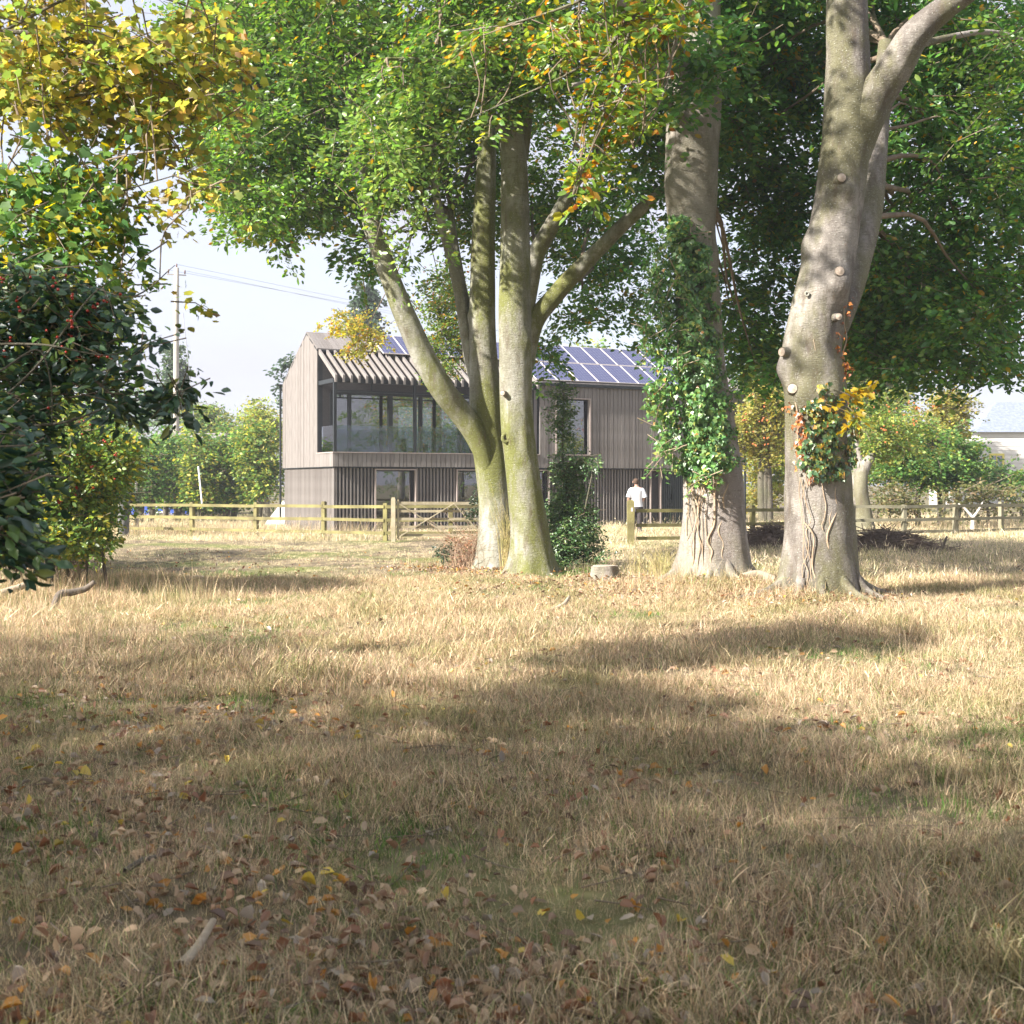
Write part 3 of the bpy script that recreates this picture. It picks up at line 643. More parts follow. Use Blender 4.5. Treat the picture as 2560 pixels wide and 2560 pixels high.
# forked beech behind it
c2 = P(940, 1075, 22.9); c2[2] = 0
tr2 = thing('beech_tree', 'forked beech with a long limb leaning left across the house, behind the straight trunk', 'tree', tuple(c2))
Y2 = 22.9
sp = [(937,1090,38,Y2),(937,1040,33,Y2),(936,980,31,Y2),(934,930,31,Y2),(926,860,33,Y2),(918,800,33,Y2),(916,740,30,Y2),(912,670,26,Y2),(910,600,24.5,Y2),(911,500,23,Y2),(914,400,21,Y2),(918,300,18,Y2),(923,200,14,Y2),(930,60,10,Y2),(932,-80,7,Y2)]
p, r = path(sp); b = MB(); b.tube(p, r, 36, seg=100, flare=.7, lump=.02, seed=9, bumps=[(4.8,.2,.05,.12,.3),(5.6,.8,.04,.1,.25)]); b.build('trunk', BK1, tr2, smooth=True, world=True)
sk2 = limbs(tr2, [
  [(936,990,5,22.95),(930,925,13,22.85),(914,858,19.5,22.7),(893,812,22,22.6),(869,778,22.5,22.5),(835,735,23,22.3),(800,675,22.5,22.2),(768,605,21,22.1),(738,530,19,22),(714,465,17.5,22),(694,400,16,22),(680,340,14,22),(668,280,12,22),(660,200,9,22),(655,100,6,22)],
  [(918,800,8,22.9),(908,745,12,22.9),(890,690,12,23),(879,630,11.5,23),(868,560,10.5,23),(852,490,9.5,23),(836,430,8.5,23),(822,360,7,23),(812,280,5,23)],
  [(880,640,7,23.1),(884,600,9,23.1),(872,540,8,23.2),(860,470,7,23.3),(850,400,6,23.5)],
  [(940,850,8,23),(972,760,15,23.4),(990,690,17,23.6),(1008,610,18,23.5),(1045,560,17,23.4),(1085,515,16,23.2),(1130,470,14,23),(1175,425,13,22.8),(1225,380,11,22.6),(1290,320,7,22.4)],
  [(990,620,12,23.4),(1000,540,16,23.4),(1010,485,17,23.3),(1030,445,16,23.2),(1052,405,14,23.1),(1078,355,11,23),(1118,300,8,23),(1150,220,5,23)],
  [(688,380,6,22),(650,320,6,22.3),(590,260,5,22.8),(520,220,4,23),(440,210,3,23)],
  [(680,330,7,22),(720,240,6,22.5),(740,120,5,23),(750,0,4,23)],
  ], BK1, seed=40)
crown(tr2, [([(480,20,24.5,170,70,2.5,9),(640,60,25,160,90,2,6),(420,110,24.5,90,170,2.5,9),(430,300,24.2,40,110,1.5,6),(560,120,23.5,170,170,3,9),(470,270,23,100,150,2.2,10),(520,380,22.6,110,60,2,9),(620,330,22.6,100,90,2,7),(700,240,24,100,160,2,8),(830,300,24.5,110,150,1.5,5),(620,-80,23.5,260,80,3,6),(980,330,25.5,180,190,1.6,4.0)], GREEN, 58, 1.15, .118, .4),
            ([(1130,420,26.5,110,110,2,4.6),(1110,560,26,90,60,1.5,3.4),(1025,650,25.2,24,40,.8,7),(1180,540,26,70,70,1.2,3.2),(700,480,24.5,60,80,1.2,3.2)], DARK, 60, 1.1, .115, .4),
            ([(835,520,27,36,60,1.2,3)], [(3,(.13,.22,.05)),(3,(.09,.17,.035)),(1,(.32,.28,.04)),(.5,(.5,.2,.02))], 60, .9, .08, .4),
            ([(665,606,31,46,26,.8,3.2),(672,645,31,20,30,.6,3.6),(715,620,31,28,25,.6,3),(630,588,31,24,9,.5,2.4)], [(4,(.36,.34,.06)),(3,(.22,.26,.05)),(2,(.50,.40,.06)),(.5,(.5,.22,.04))], 60, .7, .09, .5)], sk2, 46, dk=1.6)

# ivy clad beech
c3 = P(1345, 1104, 19.6); c3[2] = 0; Y3 = 19.6
tr3 = thing('beech_tree', 'thick pale beech trunk wrapped in green ivy beside the person', 'tree', tuple(c3))
sp3 = [(1346,1125,72,Y3),(1346,1080,66,Y3),(1347,1030,61,Y3),(1347,960,57,Y3),(1346,900,54,Y3),(1341,820,48,Y3),(1331,740,45,Y3),(1322,660,43.5,Y3),(1317,580,43,Y3),(1312,500,42,Y3),(1306,430,43,Y3),(1303,350,50,Y3),(1306,280,51,Y3),(1310,200,51,Y3),(1312,100,48,Y3),(1315,0,44,Y3),(1320,-150,36,Y3)]
p, r = path(sp3); b = MB(); b.tube(p, r, 48, seg=130, flare=.55, lump=.026, seed=15, bumps=[(6.35,.7,.10,.22,.35),(6.0,1.3,.05,.3,.4),(.8,2.2,.05,.5,.3),(5.3,2.6,.05,.2,.5)], roots=7); b.build('trunk', BK2, tr3, smooth=True, world=True)
def trunk_at(spec, y):
    ys = np.array([s[1] for s in spec], float)[::-1]; xs = np.array([s[0] for s in spec], float)[::-1]; rs = np.array([s[2] for s in spec], float)[::-1]
    return np.interp(y, ys, xs), np.interp(y, ys, rs)
sk3 = limbs(tr3, [[(1320,180,20,19.4),(1270,90,16,18.6),(1190,20,12,17.6),(1090,-60,8,16.5)], [(1290,230,9,19.4),(1230,170,7,18),(1150,150,5,16.5),(1080,160,4,15)]], BK2, seed=60)
sk3 = np.vstack([sk3, catmull(p[11:], 20)])
# ivy stems over the bark
def creeper(parent, spec, pts, Yc, r=.014, mat=M_twig, gap=.6, lift=.0):
    X3 = []
    for x, y in pts:
        cx, rr_ = trunk_at(spec, y); rr_m = rr_/2357*Yc; dx = np.clip((x-cx)/2357*Yc, -rr_m*.97, rr_m*.97); yy = Yc-math.sqrt(rr_m**2-dx**2)*1.03-r*gap-lift
        q = P(x, y, yy); X3.append(q)
    b = MB(); b.tube(X3, [r]*len(X3), 7, seg=len(X3)*6, lump=.06, seed=int(pts[0][0])); return b.build('creeper_stem', mat, parent, smooth=True, world=True)
M_stem = bsdf_mat('ivy stem', (.34, .25, .17), .9, col2=(.44, .35, .25), nscale=9, bump=.4, bscale=40)
ivy = thing('ivy', 'green ivy covering the middle of the thick pale beech trunk', 'climbing plant', tuple(c3))
def jig(pts, a=3):
    out = []
    for i in range(len(pts)-1):
        (x0, y0), (x1, y1) = pts[i], pts[i+1]; m = max(2, int(abs(y1-y0)/22))
        for k in range(m): out.append((x0+(x1-x0)*k/m+random.uniform(-a, a), y0+(y1-y0)*k/m))
    return out+[pts[-1]]
for pts, r_ in [([(1350,880),(1352,960),(1338,1020),(1345,1060),(1362,1110)],.022),([(1372,890),(1368,940),(1358,1000),(1366,1050),(1385,1095)],.020),([(1300,900),(1315,960),(1312,1030),(1300,1090)],.014),
                ([(1326,885),(1322,960),(1326,1040)],.008),([(1378,870),(1383,960),(1375,1010),(1395,1070)],.012),([(1340,890),(1330,920),(1318,960)],.012),([(1360,960),(1345,930),(1330,900)],.010),([(1392,880),(1396,930)],.008),([(1300,560),(1318,620),(1332,680)],.016),([(1312,900),(1302,930)],.01)]:
    creeper(ivy, sp3, jig(pts, 4), Y3, r_*.8, M_stem)
for k in range(9):
    xa = random.uniform(1298, 1392); creeper(ivy, sp3, jig([(xa, 895), (xa+random.uniform(-18, 18), 960), (xa+random.uniform(-25, 15), random.choice([1010, 1060, 1100]))], 4), Y3, random.uniform(.004, .009), M_stem)
def ivy_mass(parent, spec, Yc, edges, N, pal, size, singles=300, thick=.30, shape='ivy', mat=None, up=.3):
    ys = np.array([e[0] for e in edges], float); L_ = np.array([e[1] for e in edges], float); R__ = np.array([e[2] for e in edges], float)
    wts = np.array([e[3] if len(e) > 3 else 1 for e in edges]); y = rng.uniform(ys[0], ys[-1], N*2)
    nz = np.sin(y*.055+1)*9+np.sin(y*.17)*9+rng.normal(0, 5, len(y)); l = np.interp(y, ys, L_)+nz; rt = np.interp(y, ys, R__)+np.sin(y*.11)*10+rng.normal(0, 4, len(y)); fx = rng.random(len(y)); x = l+(rt-l)*fx
    dens = .5+.5*np.sin(x*.12+np.sin(y*.07)*2)*np.sin(y*.10+1); keep = rng.random(len(y)) < (.15+.85*dens)*np.interp(y, ys, wts); x, y, fx = x[keep][:N], y[keep][:N], fx[keep][:N]
    cx, rr_ = trunk_at(spec, y); rm = rr_/2357*Yc; dx = (x-cx)/2357*Yc; ins = np.abs(dx) < rm
    th_ = thick*(.3+.7*dens[keep][:N])
    Yd = np.where(ins, Yc-np.sqrt(np.maximum(rm**2-dx**2, 0))-rng.random(len(x))*th_, Yc-rng.uniform(-.15, .45, len(x)))
    pos = np.column_stack([(x-966)/2357*Yd, Yd, CAMH+(911.7-y)/2357*Yd])
    outw = unit(np.column_stack([np.clip(dx/rm, -1.6, 1.6), -np.sqrt(np.clip(1-np.clip(dx/rm, -1, 1)**2, .1, 1)), np.full(len(x), up)]))
    nrm = unit(outw+rng.normal(0, .45, pos.shape)); d = rng.normal(0, .6, pos.shape); d[:, 2] -= .9; d = unit(d)
    sz = size*rng.uniform(.6, 1.25, len(x))
    return foliage(parent, shape, pos, d, nrm, sz, pick_cols(len(x), pal), mat or M_ivy, mass='foliage', singles=singles, minpx=6)
IV = [(4,(.07,.18,.05)),(4,(.11,.25,.06)),(3,(.18,.32,.08)),(1.2,(.33,.38,.08)),(.12,(.42,.20,.05))]
ivy_mass(ivy, sp3, Y3, [(405,1275,1285,.25),(440,1255,1300,.8),(470,1232,1335),(520,1232,1346),(580,1216,1352),(640,1220,1358),(700,1232,1366),(760,1226,1374),(810,1235,1386),(850,1250,1392),(880,1272,1385),(905,1290,1350,.7)], 9500, IV, .072, thick=.34)
Cs = region_pts([(1235,560,19.3,18,60,.2,9),(1228,640,19.3,14,40,.2,8),(1240,760,19.2,16,60,.2,9),(1250,850,19.1,22,30,.2,8),(1375,800,19.3,18,70,.2,9),(1330,895,18.9,40,10,.1,7),(1300,430,19.1,14,30,.1,5),(1290,600,19.0,40,120,.1,14)])
pp, dd, nn, sz, ci, tw = sprays(Cs, .55, 16, droop=.5, lsize=.07, wid=.3); foliage(ivy, 'ivy', pp, dd, nn, sz, pick_cols(len(pp), IV), M_ivy, mass='trailing_shoots', singles=0)
V, F = thin_tubes(tw, .008, .003); mk('twig', V, F, M_stem, ivy, kind='stuff')
# the right beech with cut branch stubs
c4 = P(1545, 1134, 17.0); c4[2] = 0; Y4 = 17.0
tr4 = thing('beech_tree', 'knobbly grey beech trunk with sawn branch stubs at the right, forking near the top', 'tree', tuple(c4))
sp4 = [(1546,1160,76,Y4),(1546,1110,70,Y4),(1547,1060,67,Y4),(1546,980,62,Y4),(1544,900,60,Y4),(1541,820,58,Y4),(1538,760,58,Y4),(1533,700,57,Y4),(1534,650,55,Y4),(1543,600,53,Y4),(1556,530,50,Y4),(1568,460,47,Y4),(1580,390,46,Y4),(1591,310,46,Y4),(1600,240,47,Y4),(1600,170,43,Y4),(1599,90,40,Y4),(1598,0,38,Y4),(1595,-140,33,Y4)]
p, r = path(sp4); b = MB(); b.tube(p, r, 52, seg=150, flare=.55, lump=.044, seed=27, roots=6,
  bumps=[(3.35,.25,.10,.16,.4),(3.0,.9,.07,.18,.4),(4.5,1.9,.13,.2,.4),(4.1,2.2,-.05,.15,.4),(5.75,1.6,.10,.14,.35),(3.9,.9,.06,.14,.35),(5.0,.15,.08,.2,.35),(2.3,1.2,.03,.3,.5),(3.6,2.2,-.05,.25,.4),(2.95,1.9,.06,.2,.4)]); b.build('trunk', BK3, tr4, smooth=True, world=True)
sk4 = limbs(tr4, [[(1585,380,20,17.0),(1602,300,36,17.0),(1628,235,37,16.9),(1655,180,35,16.8),(1690,125,33,16.6),(1722,70,29,16.4),(1775,20,24,16.2),(1850,-30,19,16),(1960,-90,14,15.6)],
                  [(1560,680,8,17),(1590,600,20,17.1),(1618,500,24,17.4),(1640,400,24,17.7),(1652,300,21,17.9),(1662,200,18,18.1),(1672,80,14,18.4)],
                  [(1716,90,8,16.4),(1790,70,6,16.8),(1870,60,5,17.2),(1950,80,4,17.6)]], BK3, seed=80, lump=.03)
sk4 = np.vstack([sk4, catmull(p[13:], 20)])
for x, y, rp, ym, aim in [(1586,337,9,16.62,(.1,-1,.1)),(1582,513,10,16.56,(.15,-1,.15)),(1580,598,7,16.58,(.2,-1,0)),(1496,734,10,16.64,(-.35,-1,.1)),(1480,664,9,16.74,(-1,-.7,0))]: stub(tr4, x, y, ym+.03, rp, .045, aim)
def roots(parent, spec, Yc, angs, mat, L=.65, rr=.075):
    x, rp = trunk_at(spec, 1040 if Yc > 18 else 1070); c = P(x, 0, Yc); r0 = rp/2357*Yc
    for k, a in enumerate(angs):
        dv_ = np.array([math.cos(a), math.sin(a), 0]); sd_ = np.array([-dv_[1], dv_[0], 0]); z0 = float(gh(c[0], c[1])); LL = L*random.uniform(.7, 1.2)
        pts = [[*(c+dv_*r0*.78)[:2], z0+.60], [*(c+dv_*(r0*1.02))[:2], z0+.22], [*(c+dv_*(r0+LL*.4)+sd_*random.uniform(-.08, .08))[:2], z0+.05], [*(c+dv_*(r0+LL)+sd_*random.uniform(-.2, .2))[:2], z0-.05]]
        b = MB(); b.tube(pts, [rr*.7, rr, rr*.62, rr*.3], 12, seg=24, lump=.06, seed=k+5); b.build('root', mat, parent, smooth=True, world=True)
roots(tr4, sp4, Y4, [-2.9, -2.3, -1.75, -1.2, -.6, .1], BK3); roots(tr3, sp3, Y3, [-3.0, -2.4, -1.8, -1.3, -.7, -.1], BK2); knot(tr4, 1523, 554, 16.68, 3.2)
vine = thing('ivy', 'sparse ivy with orange dying leaves on the knobbly right beech trunk', 'climbing plant', tuple(c4))
for pts, r_ in [([(1575,905),(1578,960),(1562,1010),(1562,1060),(1578,1110),(1570,1135)],.019),([(1520,985),(1535,1020),(1533,1070),(1545,1110),(1535,1140)],.014),([(1553,905),(1556,980),(1553,1000)],.008),([(1595,1085),(1600,1105),(1612,1115)],.012),([(1593,560),(1597,640),(1585,700),(1570,780)],.012),([(1536,640),(1537,700),(1540,770)],.006),([(1500,745),(1503,800),(1520,880),(1525,920)],.010)]:
    creeper(vine, sp4, jig(pts, 4), Y4, r_*.8, M_stem)
OR = [(4,(.38,.13,.03)),(3,(.26,.09,.03)),(1,(.45,.22,.04))]
ivy_mass(vine, sp4, Y4, [(540,1588,1600,.15),(600,1588,1600,.3),(660,1580,1604,.6),(700,1572,1600,1),(750,1562,1592,1),(800,1552,1585,.9),(860,1545,1580,.5)], 420, OR, .055, singles=140, thick=.1)
ivy_mass(vine, sp4, Y4, [(760,1495,1512,.3),(800,1500,1520,.8),(840,1505,1530,1),(880,1515,1545,1),(910,1520,1545,.4)], 260, OR, .055, singles=60, thick=.1)
GI = [(4,(.05,.12,.045)),(4,(.08,.16,.05)),(2,(.18,.21,.04)),(1.3,(.42,.24,.05)),(1,(.40,.32,.04))]
ivy_mass(vine, sp4, Y4, [(720,1560,1600,.3),(770,1530,1612,.8),(820,1515,1618,1),(870,1520,1612,1),(905,1530,1600,.5)], 1500, GI, .07, singles=100, thick=.28)
Cs = np.array([P(x, y, 16.3) for x, y in [(1625,735),(1605,745),(1590,770),(1640,728),(1600,800),(1615,780)]]); pp, dd, nn, sz, ci, tw = sprays(Cs, .35, 16, droop=.2, lsize=.10)
foliage(vine, 'maple', pp, dd, nn, sz, pick_cols(len(pp), [(4,(.50,.36,.03)),(2,(.30,.28,.04)),(1,(.15,.2,.04))]), M_beech, singles=60, mass='foliage')
V, F = thin_tubes(tw, .006, .002); mk('twig', V, F, M_twig, vine, kind='stuff')
for k in range(6):
    xa = random.uniform(1505, 1600); creeper(vine, sp4, jig([(xa, 900), (xa+random.uniform(-15, 15), 980), (xa+random.uniform(-20, 20), random.choice([1030, 1090, 1130]))], 4), Y4, random.uniform(.004, .008), M_stem)
# crowns of the two right beeches
crown(tr3, [([(1300,60,18.0,110,110,.8,5),(1280,170,18.2,50,60,.5,4),(1450,30,23.5,240,80,1.5,7),(1330,120,21.5,200,200,1.8,8),(1230,300,23.5,110,110,1.5,5),(1400,380,23.5,100,180,1.5,4.6),(1420,600,23,70,90,1.2,4.6),(1445,680,22.5,45,50,.9,8),(1420,640,24,60,90,1,6),(1400,-120,21,330,100,2.5,6),(1245,640,22.5,30,40,.7,4)], DARK, 60, 1.15, .122, .4)], sk3, 26, dk=1.5)
crown(tr4, [([(1800,40,21,220,90,2,8),(1700,560,25,200,120,1.5,5),(1760,180,21,200,230,2.5,8.5),(1480,200,22.5,110,230,1.5,6.5),(1500,440,23,100,150,1.5,3.8),(1720,480,22,150,170,2,7),(1850,600,21,110,110,2,8),(1700,660,22,110,60,1.5,8),(1640,560,23,80,150,1.2,8),(1930,380,20.5,110,220,2,8),(1640,-120,20,420,110,2.5,7)], DARK, 60, 1.15, .122, .4),
            ([(1860,130,15,60,70,.7,3),(1890,290,15,50,35,.6,3),(1800,270,16,40,25,.5,3),(1910,60,14.5,60,50,.7,3.5)], GREEN, 50, .8, .075, .5)], sk4, 22, dk=1.5)
# near bough with turning leaves, hanging in from above
Yb = 9.5
bough_root = P(1500, -420, 9.5)
tr5 = thing('beech_tree', 'near beech bough with green and orange leaves hanging into the top of the view', 'tree', (3.2, 7.6, 0))
b = MB(); b.tube([(3.9,7.2,-.1),(3.85,7.2,2.5),(3.8,7.3,5.0),(3.6,7.4,7),(3.4,7.5,9)], [.34,.28,.25,.2,.12], 24, seg=50, flare=.4, lump=.02, seed=5); b.build('trunk', BK3, tr5, smooth=True, world=True)
bl = [[(1720,-560,13,8.2),(1520,-330,10,9.0),(1340,-130,7,9.4),(1200,20,5,9.6),(1110,160,3.2,9.6),(1080,290,1.5,9.5)],
      [(1400,-200,5,9.2),(1290,30,3.5,9.3),(1250,180,2.4,9.4),(1195,280,1.2,9.5)],
      [(1300,-100,4,9.4),(1120,-10,3,9.6),(980,40,2,9.8),(860,60,1.0,9.9)],
      [(1160,90,3,9.6),(1050,150,2,9.7),(960,190,1.2,9.8),(870,230,.7,9.8)],
      [(1200,20,3,9.5),(1130,240,2,9.4),(1080,370,1,9.4)]]
sk5 = limbs(tr5, bl, BK3, nseg=8, seed=90, name='branch')
crown(tr5, [([(1150,60,9.8,130,60,.5,2.6),(1190,170,9.7,110,75,.5,2.6),(1030,80,9.9,110,50,.4,2.0),(1260,30,9.4,90,60,.5,2.6),(1080,330,9.5,55,45,.2,2.6),(1150,270,9.6,80,40,.3,2.2),(900,60,9.9,70,25,.2,2),(930,190,9.9,55,30,.2,1.8),(1190,-80,9.5,200,60,.6,2.2)], AUT, 38, .50, .074, .35)], sk5, 26, dk=1.7, br=.009)

v = unit(rng.normal(size=(450, 3)))*rng.random((450, 1))**(1/2.6); h_ = np.arange(450) < 190; k_ = np.arange(450) >= 330  # unseen crown above the view, shaped to shade the trunks and the foreground
C = v*np.where(h_[:, None], [[3.4, 3.0, 1.6]], [[2.8, 2.6, 1.5]])+np.where(h_[:, None], [[-2.0, 15.2, 9.9]], [[1.5, 10.5, 9.3]]); C[k_] = v[k_]*[6.0, 3.6, 1.4]+[.5, 4.4, 8.6]
p, d, nn, sz, ci, tw = sprays(C, 1.5, 40, droop=.3, lsize=.17, flat=.6); V, F, cid = leafgeo('quad', p, d, nn, sz); mk('unseen_shade_crown', V, F, M_far, tr5, fcols=pick_cols(len(p), GREEN)[cid], kind='stuff')
V, F = thin_tubes(tw, .012, .004); mk('twig', V, F, M_twig, tr5, kind='stuff')
# ------------------------------------------------------------------ left maple, holly and hedge
mroot = (-6.6, 9.2, 0)
tr6 = thing('maple_tree', 'field maple with yellow and green lobed leaves filling the upper left corner', 'tree', mroot)
b = MB(); b.tube([(-6.6,9.2,-.1),(-6.5,9.2,2),(-6.2,9.1,4),(-5.8,9.1,6.5)], [.24,.19,.16,.08], 16, seg=30, flare=.4, lump=.03, seed=6); b.build('trunk', BKD, tr6, smooth=True, world=True)
bl = [[(-700,300,11.0,9),(-300,120,7.7,8.9),(0,60,5.0,8.8),(250,90,3.3,8.7),(380,60,1.7,8.7)], [(-500,520,7.7,9),(-100,560,5.0,8.6),(90,590,2.8,8.4),(250,560,1.7,8.3),(330,500,0.8,8.3)],
      [(-200,100,5.0,8.9),(60,180,3.9,8.8),(230,160,2.8,8.7),(330,120,1.9,8.6),(450,190,0.8,8.6)], [(0,60,3.3,8.8),(180,-20,2.8,8.8),(350,10,1.7,8.8),(500,90,0.6,8.8)], [(-100,560,3.3,8.6),(60,420,2.8,8.5),(230,360,1.7,8.5),(330,330,1.1,8.5),(410,300,0.6,8.5)],
      [(230,160,2.2,8.7),(262,220,1.7,8.7),(270,270,0.8,8.7)], [(380,150,1.1,8.6),(405,200,0.9,8.6),(415,245,0.6,8.6)]]
sk6 = limbs(tr6, bl, BKD, nseg=8, seed=120, name='branch')
crown(tr6, [([(120,60,9.0,230,120,.8,2.6),(300,130,8.8,130,90,.6,2.6),(60,180,9,170,90,.8,2.4),(210,230,9,130,60,.5,2.0),(60,-90,9,320,60,1,2.0),(400,50,9,80,60,.4,3.0),(330,200,9,100,60,.4,2.4),(440,110,9.2,60,60,.4,1.6),(150,140,9,200,80,.6,2.4)], YEL, 38, .55, .066, .35),
            ([(60,380,8.6,170,120,.7,3.0),(150,320,8.5,110,100,.5,2.4),(60,520,8.2,150,60,.6,3.2),(120,640,7.6,120,70,.4,1.5),(200,560,8,60,60,.4,2.4),(180,470,8.5,80,80,.4,2.4)], [(5,(.09,.19,.065)),(4,(.14,.25,.065)),(2,(.30,.33,.05)),(1.8,(.50,.42,.05))], 38, .55, .07, .35),
            ([(300,290,8.7,90,60,.4,1.5),(290,400,8.6,70,60,.4,1.2),(360,370,8.6,60,60,.4,1.5),(300,510,8.4,50,50,.3,1.3),(350,555,8.4,40,20,.3,.4),(470,410,9,50,15,.3,.5)], YEL, 24, .45, .062, .4)], sk6, 30, shape='maple', mat=M_beech, dk=1.9, br=.008)
HOL = [(5,(.03,.075,.05)),(4,(.05,.11,.05)),(2.5,(.12,.20,.05)),(.6,(.30,.30,.06))]
hol = thing('holly_bush', 'dark glossy holly bush with red berries at the left edge of the view', 'bush', (-3.2, 6.6, 0))
b = MB(); b.tube([(-3.2,6.6,-.1),(-3.1,6.6,1),(-3.0,6.5,2.2),(-2.8,6.5,3.4)], [.09,.07,.05,.02], 10, seg=20, lump=.04); b.build('trunk', BKD, hol, smooth=True, world=True)
bl = [[(-80,820,7,6.6),(60,700,5,6.4),(170,560,3,6.3),(245,510,1,6.2)], [(-60,800,6,6.5),(100,800,5,6.2),(200,770,3,6),(300,745,1.6,5.9),(365,738,.8,5.9)], [(-60,650,6,6.5),(80,650,4,6.3),(200,670,2.5,6.1),(270,645,1.2,6.1),(305,632,.6,6.1)], [(0,700,4,6),(70,660,3.5,6),(95,720,3,6),(98,800,2,6)]]
skh = limbs(hol, [[(a, b_, c_*.5, d_) for a, b_, c_, d_ in q_] for q_ in bl], BKD, nseg=7, seed=150, name='branch')
M_holly = leaf_mat('holly leaf', .10, .07, .38)
def leafcloud(parent, regs, N, pal, size, shape, mat, singles=300, L=.4, droop=.25, name='foliage', nl=20, minpx=9):
    C = region_pts(regs); p, d, nn, sz, ci, tw = sprays(C, L, nl, droop=droop, lsize=size, flat=.8); foliage(parent, shape, p, d, nn, sz, pick_cols(len(p), pal), mat, mass=name, singles=singles, minpx=minpx)
    V, F = thin_tubes(tw, .004, .0015); mk('twig', V, F, M_twig, parent, kind='stuff'); return C
leafcloud(hol, [(40,620,7.0,170,140,.6,170),(150,600,6.8,90,100,.4,60),(20,780,6.6,90,60,.5,40),(200,720,6.3,40,60,.2,16),(300,740,5.95,55,14,.05,6),(350,738,5.9,22,8,.03,3),(285,640,6.1,25,20,.05,3),(225,760,6.0,40,20,.1,6),(-12,930,4.6,50,110,.3,40),(-5,1030,4.6,30,50,.2,12),(10,840,6,50,60,.4,26)], 0, HOL, .065, 'holly', M_holly, L=.36, nl=20)
M_berry = bsdf_mat('red berry', (.45, .02, .015), .3, col2=(.35, .03, .01), nscale=20, spec=.5)
def ico(r):
    b = MB(); ph = (1+5**.5)/2; V = unit(np.array([(-1,ph,0),(1,ph,0),(-1,-ph,0),(1,-ph,0),(0,-1,ph),(0,1,ph),(0,-1,-ph),(0,1,-ph),(ph,0,-1),(ph,0,1),(-ph,0,-1),(-ph,0,1)],float))*r
    F = [(0,11,5),(0,5,1),(0,1,7),(0,7,10),(0,10,11),(1,5,9),(5,11,4),(11,10,2),(10,7,6),(7,1,8),(3,9,4),(3,4,2),(3,2,6),(3,6,8),(3,8,9),(4,9,5),(2,4,11),(6,2,10),(8,6,7),(9,8,1)]
    b.add(V, F); return b
def dots(parent, name, mat, r, regs, smooth=True):
    b = ico(r); me = bpy.data.meshes.new(name); me.from_pydata([tuple(v) for v in np.concatenate(b.V)], [], b.F); me.materials.append(mat); me.polygons.foreach_set('use_smooth', np.ones(len(me.polygons), bool))
    C = region_pts(regs)
    for c in C:
        for k in range(random.choice([1, 1, 2, 3])):
            o = link(name, me, parent); o.location = Vector(c-OFF[parent.name])+Vector([random.gauss(0, 1.4*r) for _ in range(3)]); o.scale = (random.uniform(.8, 1.15),)*3
dots(hol, 'berry', M_berry, .0085, [(60,600,6.5,130,120,.3,22),(170,620,6.4,80,90,.2,14),(60,800,6.3,110,50,.2,9)])
# rose and hawthorn hedge under it
hw = thing('hawthorn_bush', 'hawthorn bush with yellowing leaves and red hips under the holly', 'bush', (-6.7, 18.5, 0))
b = MB()
for k in range(7): x0 = -7.6+k*.26; b.tube([(x0,18.3+random.uniform(-.4,.6),-.1),(x0+random.uniform(-.1,.1),18.5,.8),(x0+random.uniform(-.2,.2),18.5,2.0)], [.03,.022,.01], 7, seg=9)
b.build('stem', BKD, hw, smooth=True, world=True)
leafcloud(hw, [(110,830,17.8,120,80,1.3,330),(205,850,17.3,48,60,.6,150),(120,930,18.3,110,60,1.0,260),(60,780,18,100,60,1,160),(100,910,18,110,70,1.2,240),(60,1000,18,90,50,1,160),(150,995,18,60,50,1,120)], 0, [(4,(.16,.27,.07)),(2,(.30,.36,.07)),(2,(.10,.18,.05)),(1,(.52,.46,.07))], .075, 'oval', M_beech, L=.6, nl=36, minpx=8)
dots(hw, 'rose_hip', M_berry, .017, [(160,850,16.8,80,70,.2,22),(150,930,17,50,30,.2,6)])
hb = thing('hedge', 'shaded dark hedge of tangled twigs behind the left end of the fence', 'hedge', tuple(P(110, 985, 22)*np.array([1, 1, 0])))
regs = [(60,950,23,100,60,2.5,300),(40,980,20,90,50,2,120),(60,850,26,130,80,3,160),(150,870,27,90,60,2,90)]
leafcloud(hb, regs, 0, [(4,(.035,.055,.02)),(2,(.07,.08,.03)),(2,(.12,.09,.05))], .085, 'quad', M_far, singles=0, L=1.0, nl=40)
ln = []
for k in range(200):
    x = rng.uniform(-15, 150)+0; Yk = rng.uniform(19, 26); q = P(x, 985, Yk); q[2] = 0; ln.append([q, q+np.array([rng.normal(0,.3), rng.normal(0,.2), rng.uniform(.5,1)]), q+np.array([rng.normal(0,.6), rng.normal(0,.4), rng.uniform(.9,1.6)])])
V, F = thin_tubes(ln, .010, .003); mk('twig', V, F, M_twig, hb, kind='stuff')

